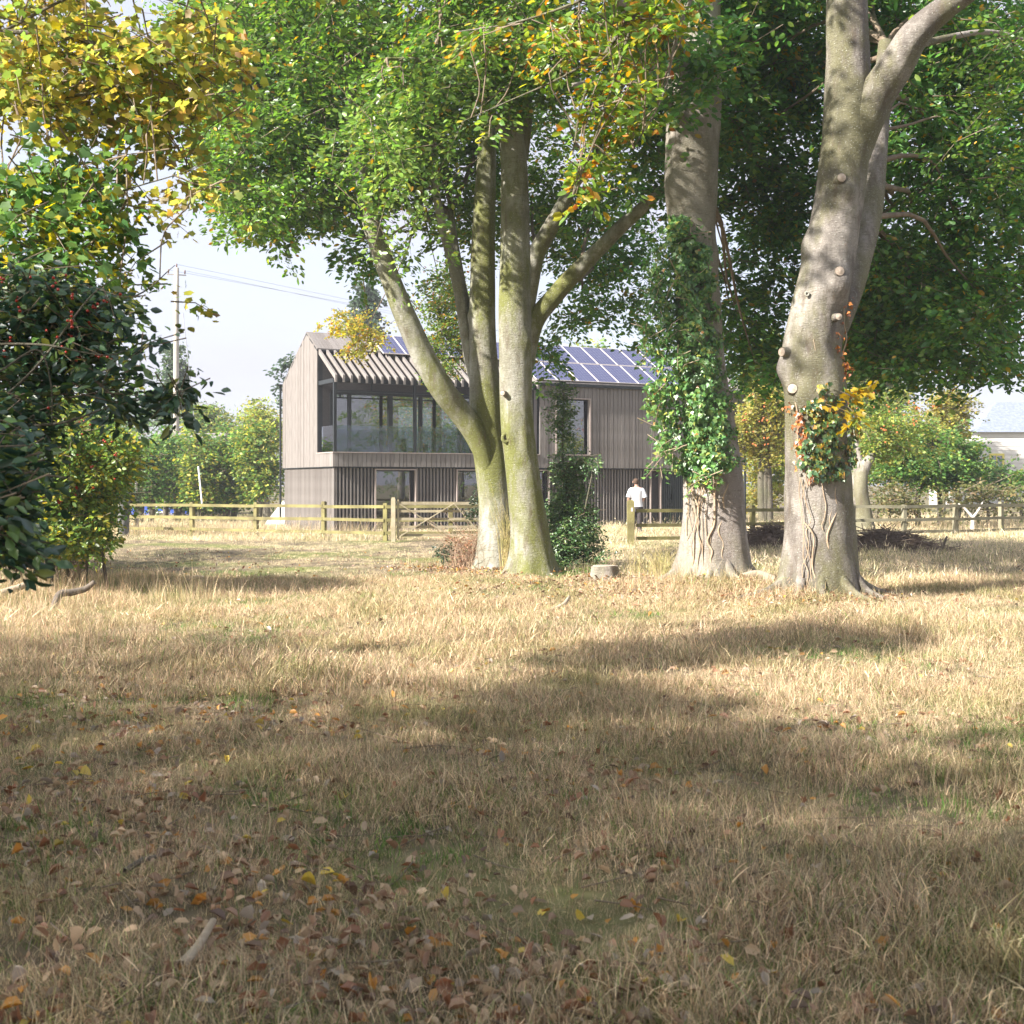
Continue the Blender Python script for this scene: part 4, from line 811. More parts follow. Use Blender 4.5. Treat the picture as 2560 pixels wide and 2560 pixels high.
# ------------------------------------------------------------------ distant trees and hedges
def bg_tree(name, label, x, ytop, ybot, rx, Y, pal, cat='tree', leaf=.14, n=None, dens=1.0, trunk=True, ybase=None, group=None, L=1.4, stems=1, conifer=False, rY=None, tx=None):
    base = P(x, 0, Y); base[2] = 0; t_ = thing(name, label, cat, tuple(base), group)
    cy = (ytop+ybot)/2; ry = (ybot-ytop)/2; px = (L*2357/Y)**2*.4; n = n or int(dens*13*math.pi*rx*ry/px); leaf *= 1.45
    if conifer:
        C = []
        for k in range(n):
            f = rng.random()**.7; a = rng.uniform(0, 6.28); rr_ = rx*(.12+f*.88)*rng.random()**.5
            C.append(P(x+rr_*math.cos(a), ytop+(ybot-ytop)*f, Y+rr_/2357*Y*math.sin(a)))
        C = np.array(C)
    else:
        k = 5; regs = [(x, cy, Y, rx*.8, ry*.85, (rY or rx*.8)/2357*Y, n//3)]
        for q in range(k): a = rng.uniform(0, 6.28); regs.append((x+math.cos(a)*rx*.5, cy-math.sin(a)*ry*.45, Y, rx*.5, ry*.5, rx*.4/2357*Y, int(n*.66/k)))
        C = region_pts(regs)
    p, d, nn, sz, ci, tw = sprays(C, L, 40, droop=.3, lsize=leaf, flat=.7); p[:, 2] = np.maximum(p[:, 2], .02)
    cl = np.exp(rng.normal(0, .18, (len(C), 1)))[ci]
    mk('crown', *(lambda g_: (g_[0], g_[1]))(leafgeo('quad', p, d, nn, sz)), M_far, t_, fcols=pick_cols(len(p), pal)*cl, kind='stuff')
    if trunk:
        for s in range(stems):
            xo = tx or x+(random.uniform(-.5, .5)*rx if stems > 1 else 0); r0 = max(.05, .004*(ybot-ytop)/2357*Y*8)
            b = MB(); q0 = P(xo, 0, Y); q0[2] = -.05; q1 = P(xo+random.uniform(-4, 4), ybot-5, Y); q2 = P(x+random.uniform(-.2, .2)*rx, cy, Y); q3 = P(x, ytop+ry*.4, Y)
            b.tube([q0, q1, q2, q3], [r0*1.2, r0, r0*.6, r0*.2], 7, seg=14, lump=.03); b.build('trunk', BKD if stems > 1 else BK3, t_, smooth=True, world=True)
    V, F = thin_tubes(tw[::2], .012, .004); mk('twig', V, F, M_twig, t_, kind='stuff')
    return t_
HG = [(4,(.085,.19,.045)),(3,(.13,.24,.055)),(1.6,(.22,.30,.06)),(.4,(.40,.38,.07))]
HT = [(3,(.10,.20,.05)),(3,(.18,.27,.06)),(2.2,(.32,.35,.07)),(.8,(.46,.42,.08))]
for k, (x, yt, rx, Y, pal, lb) in enumerate([(265,800,42,50,HG,'green clipped hedgerow tree nearest the holly in the row left of the house'),(318,796,40,52,HG,'hedgerow tree directly behind the telegraph pole stay'),(372,792,42,50,HT,'round topped green and yellow hedgerow tree in the middle of the row'),(428,780,42,51,HG,'dense green hedgerow tree second from the house'),(488,770,44,50,HT,'yellow topped hedgerow tree closest to the corner of the house')]):
    bg_tree('hedgerow_tree', lb, x, yt, 948, rx, Y, pal, stems=3, dens=2.1, group='hedgerow trees left of the house', leaf=.11)
bg_tree('hornbeam_tree', 'sunlit young green tree showing between the stems of the forked beech', 838, 475, 752, 50, 33, [(3,(.15,.24,.06)),(3,(.11,.19,.04)),(1.5,(.30,.30,.05)),(.4,(.5,.22,.03))], leaf=.065, dens=.75, L=.8, tx=928)
bg_tree('willow_tree', 'pale feathery tree rising above the hedgerow beside the house', 500, 740, 860, 60, 72, YG, leaf=.15, dens=.8)
bg_tree('willow_tree', 'low pale yellow tree behind the telegraph pole', 400, 752, 850, 70, 76, HT, leaf=.15, dens=.8)
bg_tree('conifer_tree', 'small pointed conifer standing behind the telegraph pole', 330, 645, 790, 36, 82, [(3,(.07,.12,.06)),(2,(.12,.18,.08))], leaf=.22, dens=.55, conifer=True)
PN = [(3,(.06,.10,.06)),(2,(.09,.14,.08))]
bg_tree('pine_tree', 'pine treetop showing above the left end of the roof', 690, 525, 700, 50, 78, PN, leaf=.25, dens=.35, conifer=True)
bg_tree('pine_tree', 'pine branches just left of the gable wall', 548, 640, 800, 22, 60, PN, leaf=.16, dens=.5)
bg_tree('yellow_tree', 'yellow autumn tree showing above the solar panels', 1130, 620, 800, 90, 75, HT, leaf=.2, dens=.7)
bg_tree('yellow_tree', 'pale yellow tree behind the right end of the roof', 1440, 600, 900, 60, 66, HT, leaf=.17, dens=.9)
bg_tree('ash_tree', 'tall thin crowned tree far behind the knobbly beech', 1620, 520, 860, 110, 80, YG, leaf=.2, dens=.5)
bg_tree('bushy_tree', 'tall green tree standing behind the rear windows of the house', 905, 690, 920, 55, 62, HG, leaf=.15)
AP = [(3,(.15,.25,.065)),(3,(.24,.31,.07)),(1.5,(.40,.39,.08)),(.6,(.48,.42,.14))]
APY = [(3,(.34,.31,.06)),(3,(.22,.24,.06)),(1,(.42,.36,.12))]
M_apple = bsdf_mat('red apple', (.48, .05, .03), .35, col2=(.50, .20, .06), nscale=12)
ap1 = bg_tree('apple_tree', 'apple tree with red fruit whose bare trunk shows right of the knobbly beech', 1690, 720, 880, 95, 41, AP, leaf=.085, dens=.62, L=1.0, trunk=False)
b = MB(); V_, F_ = tube([P(1632,1008,40.5),P(1628,960,40.5),P(1624,920,40.5),P(1628,890,40.6),P(1650,850,40.8),P(1680,800,41)], [.36,.25,.22,.2,.12,.06], 12, seg=40, flare=.2, lump=.05, seed=4); b.add(V_, F_); b.build('trunk', BK3, ap1, smooth=True, world=True)
b = MB(); b.tube([P(1626,905,40.6),P(1622,860,41),P(1610,800,41.2)], [.14,.1,.05], 8, seg=20, lump=.05); b.build('limb', BK3, ap1, smooth=True, world=True)
dots(ap1, 'apple', M_apple, .035, [(1690,790,39.8,85,70,.5,22)])
ap2 = bg_tree('apple_tree', 'yellow leaved apple tree with red fruit between the two big trunks', 1440, 690, 905, 66, 47, APY, leaf=.10, dens=.8, L=1.0, stems=3)
dots(ap2, 'apple', M_apple, .038, [(1440,800,45.6,45,70,.5,14)])
bg_tree('hazel_bush', 'broad green bush under the apple tree crown at the right', 1760, 780, 930, 110, 47, HG, 'bush', leaf=.11, dens=1.1, L=1.0, stems=3)
bg_tree('thorn_tree', 'thorn tree with yellow leaves and bare twigs in front of the cottage', 1778, 715, 860, 75, 50, APY, leaf=.10, dens=.8, L=1.0)
bg_tree('laurel_bush', 'dense dark green bush below the distant cottage', 1850, 860, 935, 70, 54, [(3,(.05,.11,.03)),(2,(.09,.16,.04))], 'bush', leaf=.12, dens=.8, stems=2)
bg_tree('laurel_bush', 'green bush at the right edge of the view beyond the fence', 1945, 860, 950, 45, 50, HG, 'bush', leaf=.12, stems=2)
OLV = [(3,(.16,.17,.06)),(2,(.24,.21,.09)),(2,(.10,.12,.045)),(1,(.30,.24,.12))]
bg_tree('scrub_bush', 'low olive scrub behind the right fence nearest the apple trunk', 1690, 900, 968, 75, 46, OLV, 'bush', leaf=.10, dens=.8, stems=2)
bg_tree('scrub_bush', 'low olive and brown scrub beyond the right fence, right half', 1850, 905, 970, 100, 45, OLV, 'bush', leaf=.10, dens=.8, stems=2)
bg_tree('scrub_bush', 'yellow grassy scrub seen between the two big trunks beside the house', 1440, 880, 950, 60, 58, APY, 'bush', leaf=.14, dens=.8, trunk=False)
for nm, lb, x, yt, yb, rx, Y, pal in [('treeline', 'far treeline closing the view behind the left hedgerow', 150, 690, 880, 260, 120, HG), ('treeline', 'far treeline behind the cottage and the right hedges', 1850, 800, 890, 330, 125, HG)]:
    bg_tree(nm, lb, x, yt, yb, rx, Y, pal, leaf=.35, dens=.25, L=3.5, trunk=False, rY=60)
bg_tree('hedge', 'continuous bright green hedge behind the row of hedgerow trees', 385, 806, 965, 170, 57, HG, 'hedge', leaf=.13, dens=2.2, L=1.3, trunk=False, rY=60)
bg_tree('hedge', 'pale yellow green hedge mass behind the thorn tree and the laurel', 1725, 765, 940, 115, 60, HT, 'hedge', leaf=.13, dens=1.2, L=1.3, trunk=False, rY=60)
bg_tree('shrub', 'pale yellow shrub filling the gap between the house and the knobbly beech', 1445, 700, 930, 55, 56, YG, 'bush', leaf=.12, dens=1.3, trunk=False)
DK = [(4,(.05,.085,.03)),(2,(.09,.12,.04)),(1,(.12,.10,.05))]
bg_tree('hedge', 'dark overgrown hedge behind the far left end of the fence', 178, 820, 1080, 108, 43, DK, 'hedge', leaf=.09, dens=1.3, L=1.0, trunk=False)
# white forked sapling
b = MB(); q = P(1835, 1010, 40); q[2] = 0; b.tube([q, q+[.02,0,.55]], [.07,.06], 8); b.tube([q+[.02,0,.5], q+[-.25,0,.8], q+[-.45,0,.95]], [.05,.035,.02], 7, seg=10); b.tube([q+[.02,0,.5], q+[.2,0,.75], q+[.35,.05,1.0]], [.05,.035,.02], 7, seg=10)
o = b.build('dead_sapling', bsdf_mat('bleached wood', (.5,.47,.42), .9, col2=(.6,.57,.52), nscale=8), None, smooth=True); tag(o, 'bleached forked sapling just behind the right fence', 'sapling')
# off frame trees whose shade falls across the meadow
def shade_tree(name, label, base, zc, rad, rz_, nclump, pal=GREEN, leaf=.2, L=1.8):
    t_ = thing(name, label, 'tree', (base[0], base[1], 0)); v = rng.normal(size=(nclump, 3)); v = unit(v)*rng.random((nclump, 1))**(1/2.5); C = v*np.array([rad, rad, rz_])+np.array([base[0], base[1], zc])
    p, d, nn, sz, ci, tw = sprays(C, L, 40, droop=.3, lsize=leaf, flat=.6); V, F, cid = leafgeo('quad', p, d, nn, sz); mk('crown', V, F, M_far, t_, fcols=pick_cols(len(p), pal)[cid], kind='stuff')
    b = MB(); b.tube([(base[0],base[1],-.1),(base[0]+.1,base[1],zc*.5),(base[0],base[1],zc)], [.35,.26,.12], 14, seg=24, flare=.4, lump=.03); b.build('trunk', BK3, t_, smooth=True, world=True)
    return t_
SHADE = [((-14.3,-1.9),8.0,5.2,3.4,620),((-6.3,-1.7),6.8,4.4,2.4,300),((-1.0,-2.3),7.8,4.8,2.2,190),((-15.5,4.6),7.0,3.4,2.6,170)]
for k, (bs_, zc, rd, rz_, nc) in enumerate(SHADE):
    shade_tree('oak_tree', ['large leafy tree outside the view behind and left of the camera', 'smaller leafy tree just outside the view behind the camera', 'leafy tree directly behind the camera', 'leafy tree beyond the left edge of the view'][k], bs_, zc, rd, rz_, nc)
# trees mirrored by the house windows, out of view to the right
for (bx, by), zc, rd, rz_, nc, pal, lb in [((24,22),5.5,3.5,4,200,AUT,'orange autumn tree'),((34,16),6,5.5,5.5,300,GREEN,'tall green tree'),((30,27),4,3.4,3.6,160,YG,'yellow green tree'),((42,4),6,7,6,300,GREEN,'wide spreading green tree'),((20,34),2.2,2.0,1.9,90,GREEN,'low green tree near the house')]:
    shade_tree('garden_tree', lb+' in the garden beyond the right edge of the view', (bx, by), zc, rd, rz_, nc, pal, leaf=.16, L=1.3)

# ------------------------------------------------------------------ undergrowth at the trunks
def gpt(x, Y, z=0): q = P(x, 0, Y); q[2] = gh(q[0], q[1])+z; return q
hb2 = thing('holly_bush', 'dark holly growing up beside the straight beech trunk in front of the house', 'bush', tuple(gpt(1075, 24)))
b = MB(); b.tube([gpt(1070,24),P(1074,980,24),P(1062,860,24),P(1064,740,24)], [.05,.035,.02,.01], 8, seg=20, lump=.04); b.tube([gpt(1080,23.8),P(1100,980,23.6),P(1118,890,23.6)], [.03,.02,.01], 7, seg=12); b.build('stem', BKD, hb2, smooth=True, world=True)
leafcloud(hb2, [(1062,780,24,22,52,.22,42),(1062,740,24,16,20,.18,10),(1075,880,24,38,45,.35,60),(1075,960,24,42,60,.5,170),(1080,1020,23.6,52,55,.6,230),(1112,870,23.8,24,16,.2,8),(1080,1065,23.3,55,18,.4,50),(1135,1045,23,14,7,.1,4)], 0, [(4,(.06,.13,.045)),(3,(.09,.18,.05)),(1.4,(.18,.27,.07))], .058, 'holly', M_ivy, L=.5, nl=42, minpx=7)
db = thing('bramble_bush', 'dry pinkish bramble tangle at the foot of the forked beech', 'bush', tuple(gpt(890, 23)))
def twigs(parent, regs, mat, h=(.2, .9), r=.006, sp=.35, name='twig'):
    ln = []
    for x, Y, rx, rY, n, hs in regs:
        for k in range(n):
            q = gpt(x+rng.normal(0, rx*.5), Y+rng.normal(0, rY*.5)); hh = rng.uniform(*h)*hs; dx, dy = rng.normal(0, sp, 2)*hh
            ln.append([q, q+np.array([dx*.3, dy*.3, hh*.5]), q+np.array([dx, dy, hh*rng.uniform(.7, 1)])])
    V, F = thin_tubes(ln, r, .0015); mk(name, V, F, mat, parent, kind='stuff')
M_drytwig = bsdf_mat('dry bramble stem', (.36, .24, .17), .9, col2=(.45, .34, .24), nscale=12)
twigs(db, [(885,23.2,36,.5,420,1.0),(900,23.6,20,.5,160,1.2)], M_drytwig, (.25,.95), .005, .5)
p, d, nn, sz, ci, tw = sprays(region_pts([(885,1030,23.2,45,28,.4,50)]), .4, 24, lsize=.05); foliage(db, 'oval', p, d, nn, sz, pick_cols(len(p), [(3,(.38,.22,.13)),(2,(.30,.15,.08)),(1,(.2,.2,.07))]), M_dry, singles=0)
for nm, lb, x, yy, Y in [('holly_sapling','small dark holly sapling rising from dry bramble left of the forked beech',835,1045,23.2),('holly_sapling','holly sprig beside the forked beech just above the field gate',905,960,23.6)]:
    h_ = thing(nm, lb, 'bush', tuple(gpt(x, Y))); b = MB(); b.tube([gpt(x,Y), P(x+2,yy+10,Y), P(x,yy-18,Y)], [.015,.01,.005], 6, seg=8); b.build('stem', BKD, h_, world=True)
    leafcloud(h_, [(x,yy,Y,14,22,.15,9),(x+6,yy-12,Y,16,14,.15,5)] if yy > 1000 else [(x,yy-35,Y,13,22,.12,7),(x+2,yy,Y,28,16,.2,14),(x-10,yy+10,Y,18,10,.2,6)], 0, [(4,(.03,.065,.03)),(2,(.06,.10,.035))], .05, 'holly', M_ivy, L=.35, nl=26, minpx=8, singles=40)
rt = thing('reed_tuft', 'tall straw stems between the two left trunks', 'grass tuft', tuple(gpt(958, 22.1)))
M_straw = bsdf_mat('straw stem', (.50, .40, .20), .8, col2=(.36, .33, .12), nscale=4)
twigs(rt, [(958,22.1,12,.2,130,1.0)], M_straw, (.5,1.7), .005, .16)
rt = thing('reed_tuft', 'dry stalks standing between the stump and the ivy clad trunk', 'grass tuft', tuple(gpt(1235, 20.5)))
twigs(rt, [(1215,20.6,40,.4,60,.8),(1250,19.8,20,.3,90,.7)], M_straw, (.25,1.0), .006, .4)
ntl = thing('nettle_patch', 'small green nettles beside the foot of the straight trunk', 'plant', tuple(gpt(1110, 21.5)))
leafcloud(ntl, [(1105,1078,21.3,36,7,.3,26)], 0, [(3,(.12,.20,.05)),(1,(.25,.28,.08))], .055, 'oval', M_beech, L=.3, nl=18, minpx=8, singles=30)
# stump
q = gpt(1140, 20.6); stp = thing('tree_stump', 'low pale sawn stump between the straight trunk and the ivy clad trunk', 'stump', tuple(q))
b = MB(); V, F = tube([q+[0,0,-.06], q+[0,0,.1], q+[0,0,.21]], [.24,.205,.20], 26, seg=10, flare=.3, lump=.02, cap=False, seed=8); b.add(V, F); b.build('bark', BK2, stp, smooth=True, world=True)
b = MB(); V, F = tube([q+[0,0,.16], q+[0,0,.212], q+[0,0,.214]], [.19,.19,.185], 26, seg=4); b.add(V, F); b.build('sawn_top', M_cut, stp, world=True)
# brush piles and fallen wood
M_brush = bsdf_mat('dead brush', (.13, .095, .07), .95, col2=(.21, .16, .12), nscale=15)
def brush(label, cx, cY, rx, ry, h, n):
    c = gpt(cx, cY); t_ = thing('brush_pile', label, 'brush pile', tuple(c)); g_ = np.linspace(-1, 1, 25); X_, Y_ = np.meshgrid(g_, g_); rr_ = np.sqrt(X_**2+Y_**2)
    Z_ = h*.75*np.exp(-(rr_*1.7)**2)*(1+.3*np.sin(X_*9)*np.cos(Y_*7))-.12*(rr_ > .95)-.02; V = np.column_stack([c[0]+X_.ravel()*rx, c[1]+Y_.ravel()*ry, Z_.ravel()]); i = np.arange(24)[:, None]*25+np.arange(24)[None]
    mk('heap', V, np.stack([i, i+1, i+26, i+25], -1).reshape(-1, 4), M_brush, t_, smooth=True)
    ln = []
    for k in range(n):
        u, v = rng.normal(0, .42, 2); z = h*.75*math.exp(-(math.hypot(u, v)*1.7)**2)*rng.uniform(.6, 1.25); q = np.array([c[0]+u*rx, c[1]+v*ry, z]); a = rng.uniform(0, 6.28); L = rng.uniform(.15, .55); dv = np.array([math.cos(a)*L, math.sin(a)*L, rng.normal(0, .1)])
        ln.append([q-dv, q+rng.normal(0, .03, 3), q+dv])
    V, F = thin_tubes(ln, .012, .004); mk('stick', V, F, M_brush, t_, kind='stuff')
brush('brown brush heap between the ivy clad trunk and the knobbly trunk', 1455, 31, .95, 1.3, .62, 900)
brush('long brown brush heap in front of the right fence beside the knobbly trunk', 1675, 29.0, 1.5, 1.2, .55, 1300)
def log(name, label, spec, mat=M_twig, cat='branch'):
    p = np.array([gpt(x, Y, z) for x, Y, z, r in spec]); b = MB(); b.tube(p, [s[3] for s in spec], 9, seg=len(spec)*7, lump=.05, seed=len(COL.objects)); o = b.build(name, mat, None, smooth=True); tag(o, label, cat); return o
M_logd = bsdf_mat('dark dead wood', (.12, .10, .08), .95, bump=.5, col2=(.19, .16, .13), nscale=10)
M_logp = bsdf_mat('pale dead wood', (.38, .30, .22), .95, bump=.4, col2=(.48, .40, .31), nscale=10)
log('fallen_branch', 'dark crooked fallen branch in the straw at the left', [(98,16.0,.0,.05),(112,16.2,.22,.05),(135,16.3,.25,.045),(160,16.4,.28,.04),(178,16.4,.36,.03)], M_logd)
log('fallen_branch', 'pale branch poking up from the straw at the left under the holly', [(128,19,.05,.05),(145,18.9,.3,.045),(165,18.8,.55,.035),(172,18.8,.66,.03)], M_logp)
log('fallen_branch', 'pale broken branch lying at the lower edge of the holly', [(0,17,.12,.05),(40,17.2,.2,.045),(65,17.4,.28,.03)], M_logp)
log('fallen_branch', 'thin pale stick lying on the sunlit meadow in front of the trunks', [(940,16.4,.04,.012),(975,16.1,.03,.016),(1020,15.9,.03,.02),(1060,16.0,.06,.025),(1074,16.3,.14,.02)], M_logp)
log('fallen_branch', 'slanting stick in the grass near the bottom left of the view', [(340,4.05,.03,.018),(372,4.2,.05,.016),(402,4.45,.07,.012)], M_logp)
log('fallen_branch', 'grey stick lying in the leaf litter at the lower left', [(235,5.0,.03,.012),(270,5.1,.04,.012),(305,5.2,.03,.007)], M_logd)
log('fallen_branch', 'short thick piece of dead wood between the ivy clad trunk and the knobbly trunk', [(1400,18.6,.10,.06),(1430,18.7,.16,.07),(1462,18.6,.12,.06)], M_logp)
log('fallen_branch', 'dark stick poking up at the end of the long brush heap', [(1778,28,.1,.03),(1783,28,.3,.03),(1787,28,.42,.025)], M_logd)
log('fallen_branch', 'pale driftwood like branch on the mown grass at the left', [(345,20.5,.03,.03),(365,20.4,.08,.035),(385,20.4,.06,.04)], M_logp)

# ------------------------------------------------------------------ fences and gate
def fence(name, label, pts, tops, post_w, rails, mat, thick_first=None, railmat=None):
    base = gpt(pts[0][0], pts[0][1]); f = thing(name, label, 'fence', tuple(base))
    Q = [gpt(x, Y) for x, Y in pts]
    for i, (q, tp) in enumerate(zip(Q, tops)):
        w = post_w
        dr_ = Q[min(i+1, len(Q)-1)]-Q[max(i-1, 0)]; a = math.atan2(dr_[1], dr_[0]); M = Matrix.Translation(Vector(q)) @ Matrix.Rotation(a, 4, 'Z')
        if tp <= 0: continue
        b = MB(); b.prism([(-w/2, -w/2), (w/2, -w/2), (w/2, w/2), (-w/2, w/2)], -.1, tp-.015, 2); b.prism([(-w/2+.012, -w/2+.012), (w/2-.012, -w/2+.012), (w/2-.012, w/2-.012), (-w/2+.012, w/2-.012)], tp-.0149, tp, 2)
        V = np.concatenate(b.V) @ np.array(M.to_3x3()).T+np.array(M.translation); o = MB(); o.add(V, b.F); o.build('post', mat, f, world=True)
    for i in range(len(Q)-1):
        for z in rails:
            j = random.uniform(-.012, .012); dr_ = Q[i+1]-Q[i]; nrm = unit(np.array([[-dr_[1], dr_[0], 0]]))[0]; off_ = -nrm*(post_w/2+.018) if nrm[1] > 0 else nrm*(post_w/2+.018)
            zz = max(Q[i][2], -.1); a_ = np.array([Q[i][0], Q[i][1], z+j])+off_; c_ = np.array([Q[i+1][0], Q[i+1][1], z+random.uniform(-.012, .012)])+off_; d_ = (c_-a_)*.002
            b = MB(); b.bar(a_+d_, c_-d_, .034, .088); b.build('rail', railmat or mat, f, world=True)
    return f
LF = [(155,40.0),(240,39.4),(362,38.5),(483,37.4),(611,36.3),(727,35.4),(850,35.6),(930,36)]
fence('post_and_rail_fence', 'three rail wooden fence with yellow green moss running left from the field gate', LF, [1.0,0,1.05,1.05,1.08,1.08,1.05,1.05], .115, (.93,.56,.19), M_fence)
q = gpt(233, 38.0); b = MB(); b.tube([q+[0,0,-.1], q+[0,0,.6], q+[.02,0,1.1]], [.17,.165,.16], 16, seg=12, lump=.02); o = b.build('strainer_post', M_post, None, smooth=True); tag(o, 'thick round grey post in the left fence beside the hedge', 'post')
# stacked pale palings seen end on
ps = thing('pallet_panel', 'narrow pale slatted panel leaning in the hedge shade at the left', 'panel', tuple(gpt(160, 33)))
c = gpt(160, 33)
for k in range(8):
    z = .12+k*.135; b = MB(); b.bar(c+np.array([-.13+.006*k, 0, z]), c+np.array([.11+.006*k, .05, z+.03]), .03, .085); b.build('slat', M_frame, ps, world=True)
for sx in (-.12, .12): b = MB(); b.bar(c+np.array([sx, .03, -.05]), c+np.array([sx+.05, .05, 1.2]), .03, .05, up=(0, 1, 0)); b.build('upright', M_frame, ps, world=True)
# gate
g0 = gpt(742, 34.6); g1 = gpt(915, 35.2)
pst = MB(); pst.prism([(-.06,-.06),(.06,-.06),(.06,.06),(-.06,.06)], -.1, 1.18, 2); pst.prism([(-.045,-.045),(.045,-.045),(.045,.045),(-.045,.045)], 1.1801, 1.22, 2)
gp = pst.build('gate_post', M_gate, None); gp.location = tuple(g0-[0, 0, 0]); tag(gp, 'square pale gate post at the left end of the field gate', 'post')
gate = thing('field_gate', 'weathered five bar wooden field gate with crossed braces', 'gate', tuple(g0))
dv = (g1-g0)/np.linalg.norm(g1-g0); a0 = g0+dv*.13; GLn = np.linalg.norm(g1-g0)-.2; H = np.array([0, 0, 1.0]); fy = np.array([0, -.035, 0])
for z, h in ((1.06,.085),(.84,.07),(.62,.07),(.40,.07),(.17,.075)): b = MB(); b.bar(a0+H*z, a0+dv*GLn+H*z, .03, h); b.build('bar', M_gate, gate, world=True)
for s in (0, GLn): b = MB(); b.bar(a0+dv*s+H*.08, a0+dv*s+H*1.16, .05, .07, up=(0, 1, 0)); b.build('stile', M_gate, gate, world=True)
for (s0, z0, s1_, z1) in ((.05,1.04,GLn*.62,.14),(.05,.14,GLn*.66,1.06),(GLn*.66,1.06,GLn*.98,.2)): b = MB(); b.bar(a0+dv*s0+H*z0+fy, a0+dv*s1_+H*z1+fy, .028, .075, up=(0, 1, 0)); b.build('brace', M_gate, gate, world=True); fy = fy*1.9 if s0 < 1 else fy
# right fence
fence('post_and_rail_fence', 'short mossy three rail fence between the tall green post and the ivy clad trunk', [(1198,32.4),(1310,33.0),(1420,33.8),(1530,34.6)], [0,1.02,1.02,1.02], .11, (.88,.50,.17), M_fence)
fence('post_and_rail_fence', 'grey three rail fence running off to the right behind the knobbly beech', [(1530,34.6),(1609,36.4),(1706,36.6),(1803,37.5),(1889,38.6),(1972,39.6),(2060,40.6)], [0,1.02,1.02,1.02,1.03,1.03,1.03], .12, (.92,.53,.17), M_fence2)
q = gpt(1190, 32.3); b = MB(); b.box((-.09,-.09,-.1), (.09,.09,1.17)); b.prism([(-.06,-.06),(.06,-.06),(.06,.06),(-.06,.06)], 1.1701, 1.2, 2); gp2 = thing('gate_post', 'tall square green stained post in front of the person', 'post', tuple(q)); b.build('post', M_fence, gp2)
b = MB(); b.box((.0,-.098,.90), (.05,-.0901,1.0)); b.build('latch_plate', M_frame, gp2)

# ------------------------------------------------------------------ pole and wires
q = gpt(333, 72); pole = thing('telegraph_pole', 'pale wooden telegraph pole above the hedge left of the house', 'pole', tuple(q))
top = P(333, 505, 72); b = MB(); b.tube([q, P(332,740,72), top], [.19,.17,.14], 12, seg=10); b.build('pole_shaft', M_pole, pole, smooth=True, world=True)
b = MB(); b.bar(top+np.array([-.5,-.2,-.4]), top+np.array([.5,.2,-.4]), .05, .06); b.build('cross_arm', M_pole, pole, world=True)
M_ins = bsdf_mat('insulator', (.12, .06, .05), .3, col2=(.15, .08, .06), nscale=5)
ends = []
for k in (-.44, 0, .44):
    c = top+np.array([k, k*.3, -.34 if k else .0]); b = MB(); b.tube([c, c+[0,0,.1], c+[0,0,.24]], [.03,.05,.03], 8, seg=6); b.build('insulator', M_ins, pole, smooth=True, world=True); ends.append(c+np.array([0, 0, .2]))
for k, (a_, (x, y, Y)) in enumerate(zip(ends, [(1500,690,150),(1500,700,150),(1500,712,152)])):
    e = P(x, y, Y); m_ = (a_+e)/2-np.array([0, 0, 1.0]); b = MB(); b.tube([a_, m_, e], [.010]*3, 4, seg=24); tag(b.build('overhead_wire', M_wire, None), ['uppermost', 'middle', 'lowest'][k]+' of the three thin wires running right from the telegraph pole', 'wire', 'overhead wires')
b = MB(); b.tube([P(345,590,72), P(363,760,70), P(380,952,68)], [.02]*3, 4, seg=8); tag(b.build('stay_wire', M_wire, None), 'slanting stay wire beside the telegraph pole', 'wire')
b = MB(); b.tube([P(374,880,49), P(381,950,48.5)], [.035,.035], 8, seg=4); tag(b.build('stay_guard', bsdf_mat('white guard', (.6,.6,.58), .6, col2=(.66,.66,.64), nscale=5), None), 'white tube guard on the foot of the stay wire in front of the hedgerow', 'pole')
# long low roof beyond the hedge
c = P(355, 800, 64); b = MB(); bw = 1.9; b.prism([(-1.5, 3.8), (1.5, 3.8), (1.5, 3.9), (0, 4.6), (-1.5, 3.9)], -bw, bw, 0); shd = thing('farm_shed', 'long low grey roofed shed just visible over the hedgerow', 'shed', (c[0]-.3, c[1]+2, -.35))
b.build('roof', bsdf_mat('fibre cement roof', (.22,.20,.21), .9, col2=(.27,.25,.25), nscale=3), shd); b = MB(); b.box((-1.8,-1.3,0), (1.8,1.3,3.79)); b.build('wall', M_board3, shd)
# bright play things seen below the hedgerow
M_bl = bsdf_mat('blue plastic', (.04,.10,.50), .5, col2=(.06,.13,.55), nscale=2); M_ye = bsdf_mat('yellow plastic', (.70,.60,.08), .5, col2=(.75,.66,.15), nscale=2); M_wh = bsdf_mat('white plastic', (.75,.77,.80), .5, col2=(.8,.8,.82), nscale=2)
pc = gpt(312, 64); play = thing('play_equipment', 'blue, yellow and white play equipment glimpsed between the hedgerow trunks', 'play equipment', tuple(pc))
for nm, m_, bars in (('support', M_bl, [((-1.75,0,0),(-1.3,0,1.75)),((.35,0,0),(.75,0,1.7)),((.75,0,1.7),(1.1,.2,0)),((-1.3,0,1.75),(-1.0,.2,0))]),):
    for a_, e_ in bars: b = MB(); b.bar(a_, e_, .22, .18, up=(0, 1, 0)); b.build(nm, m_, play)
for nm, m_, bx in (('panel', M_ye, ((-1.2,.1,.95),(-.2,.22,1.5))), ('panel', M_wh, ((-1.0,.3,.1),(.2,.4,.9))), ('panel', M_ye, ((1.0,.1,.3),(1.7,.2,1.0))), ('panel', M_bl, ((-.45,.05,.2),(.05,.12,.6)))): b = MB(); b.box(*bx); b.build(nm, m_, play)
tn = thing('tent', 'small white tent edge showing at the left base of the house', 'tent', tuple(gpt(524, 49))); b = MB(); b.prism([(-.45,0),(.9,0),(.3,.95)], -.5, .5, 1); b.build('canvas', M_wh, tn)
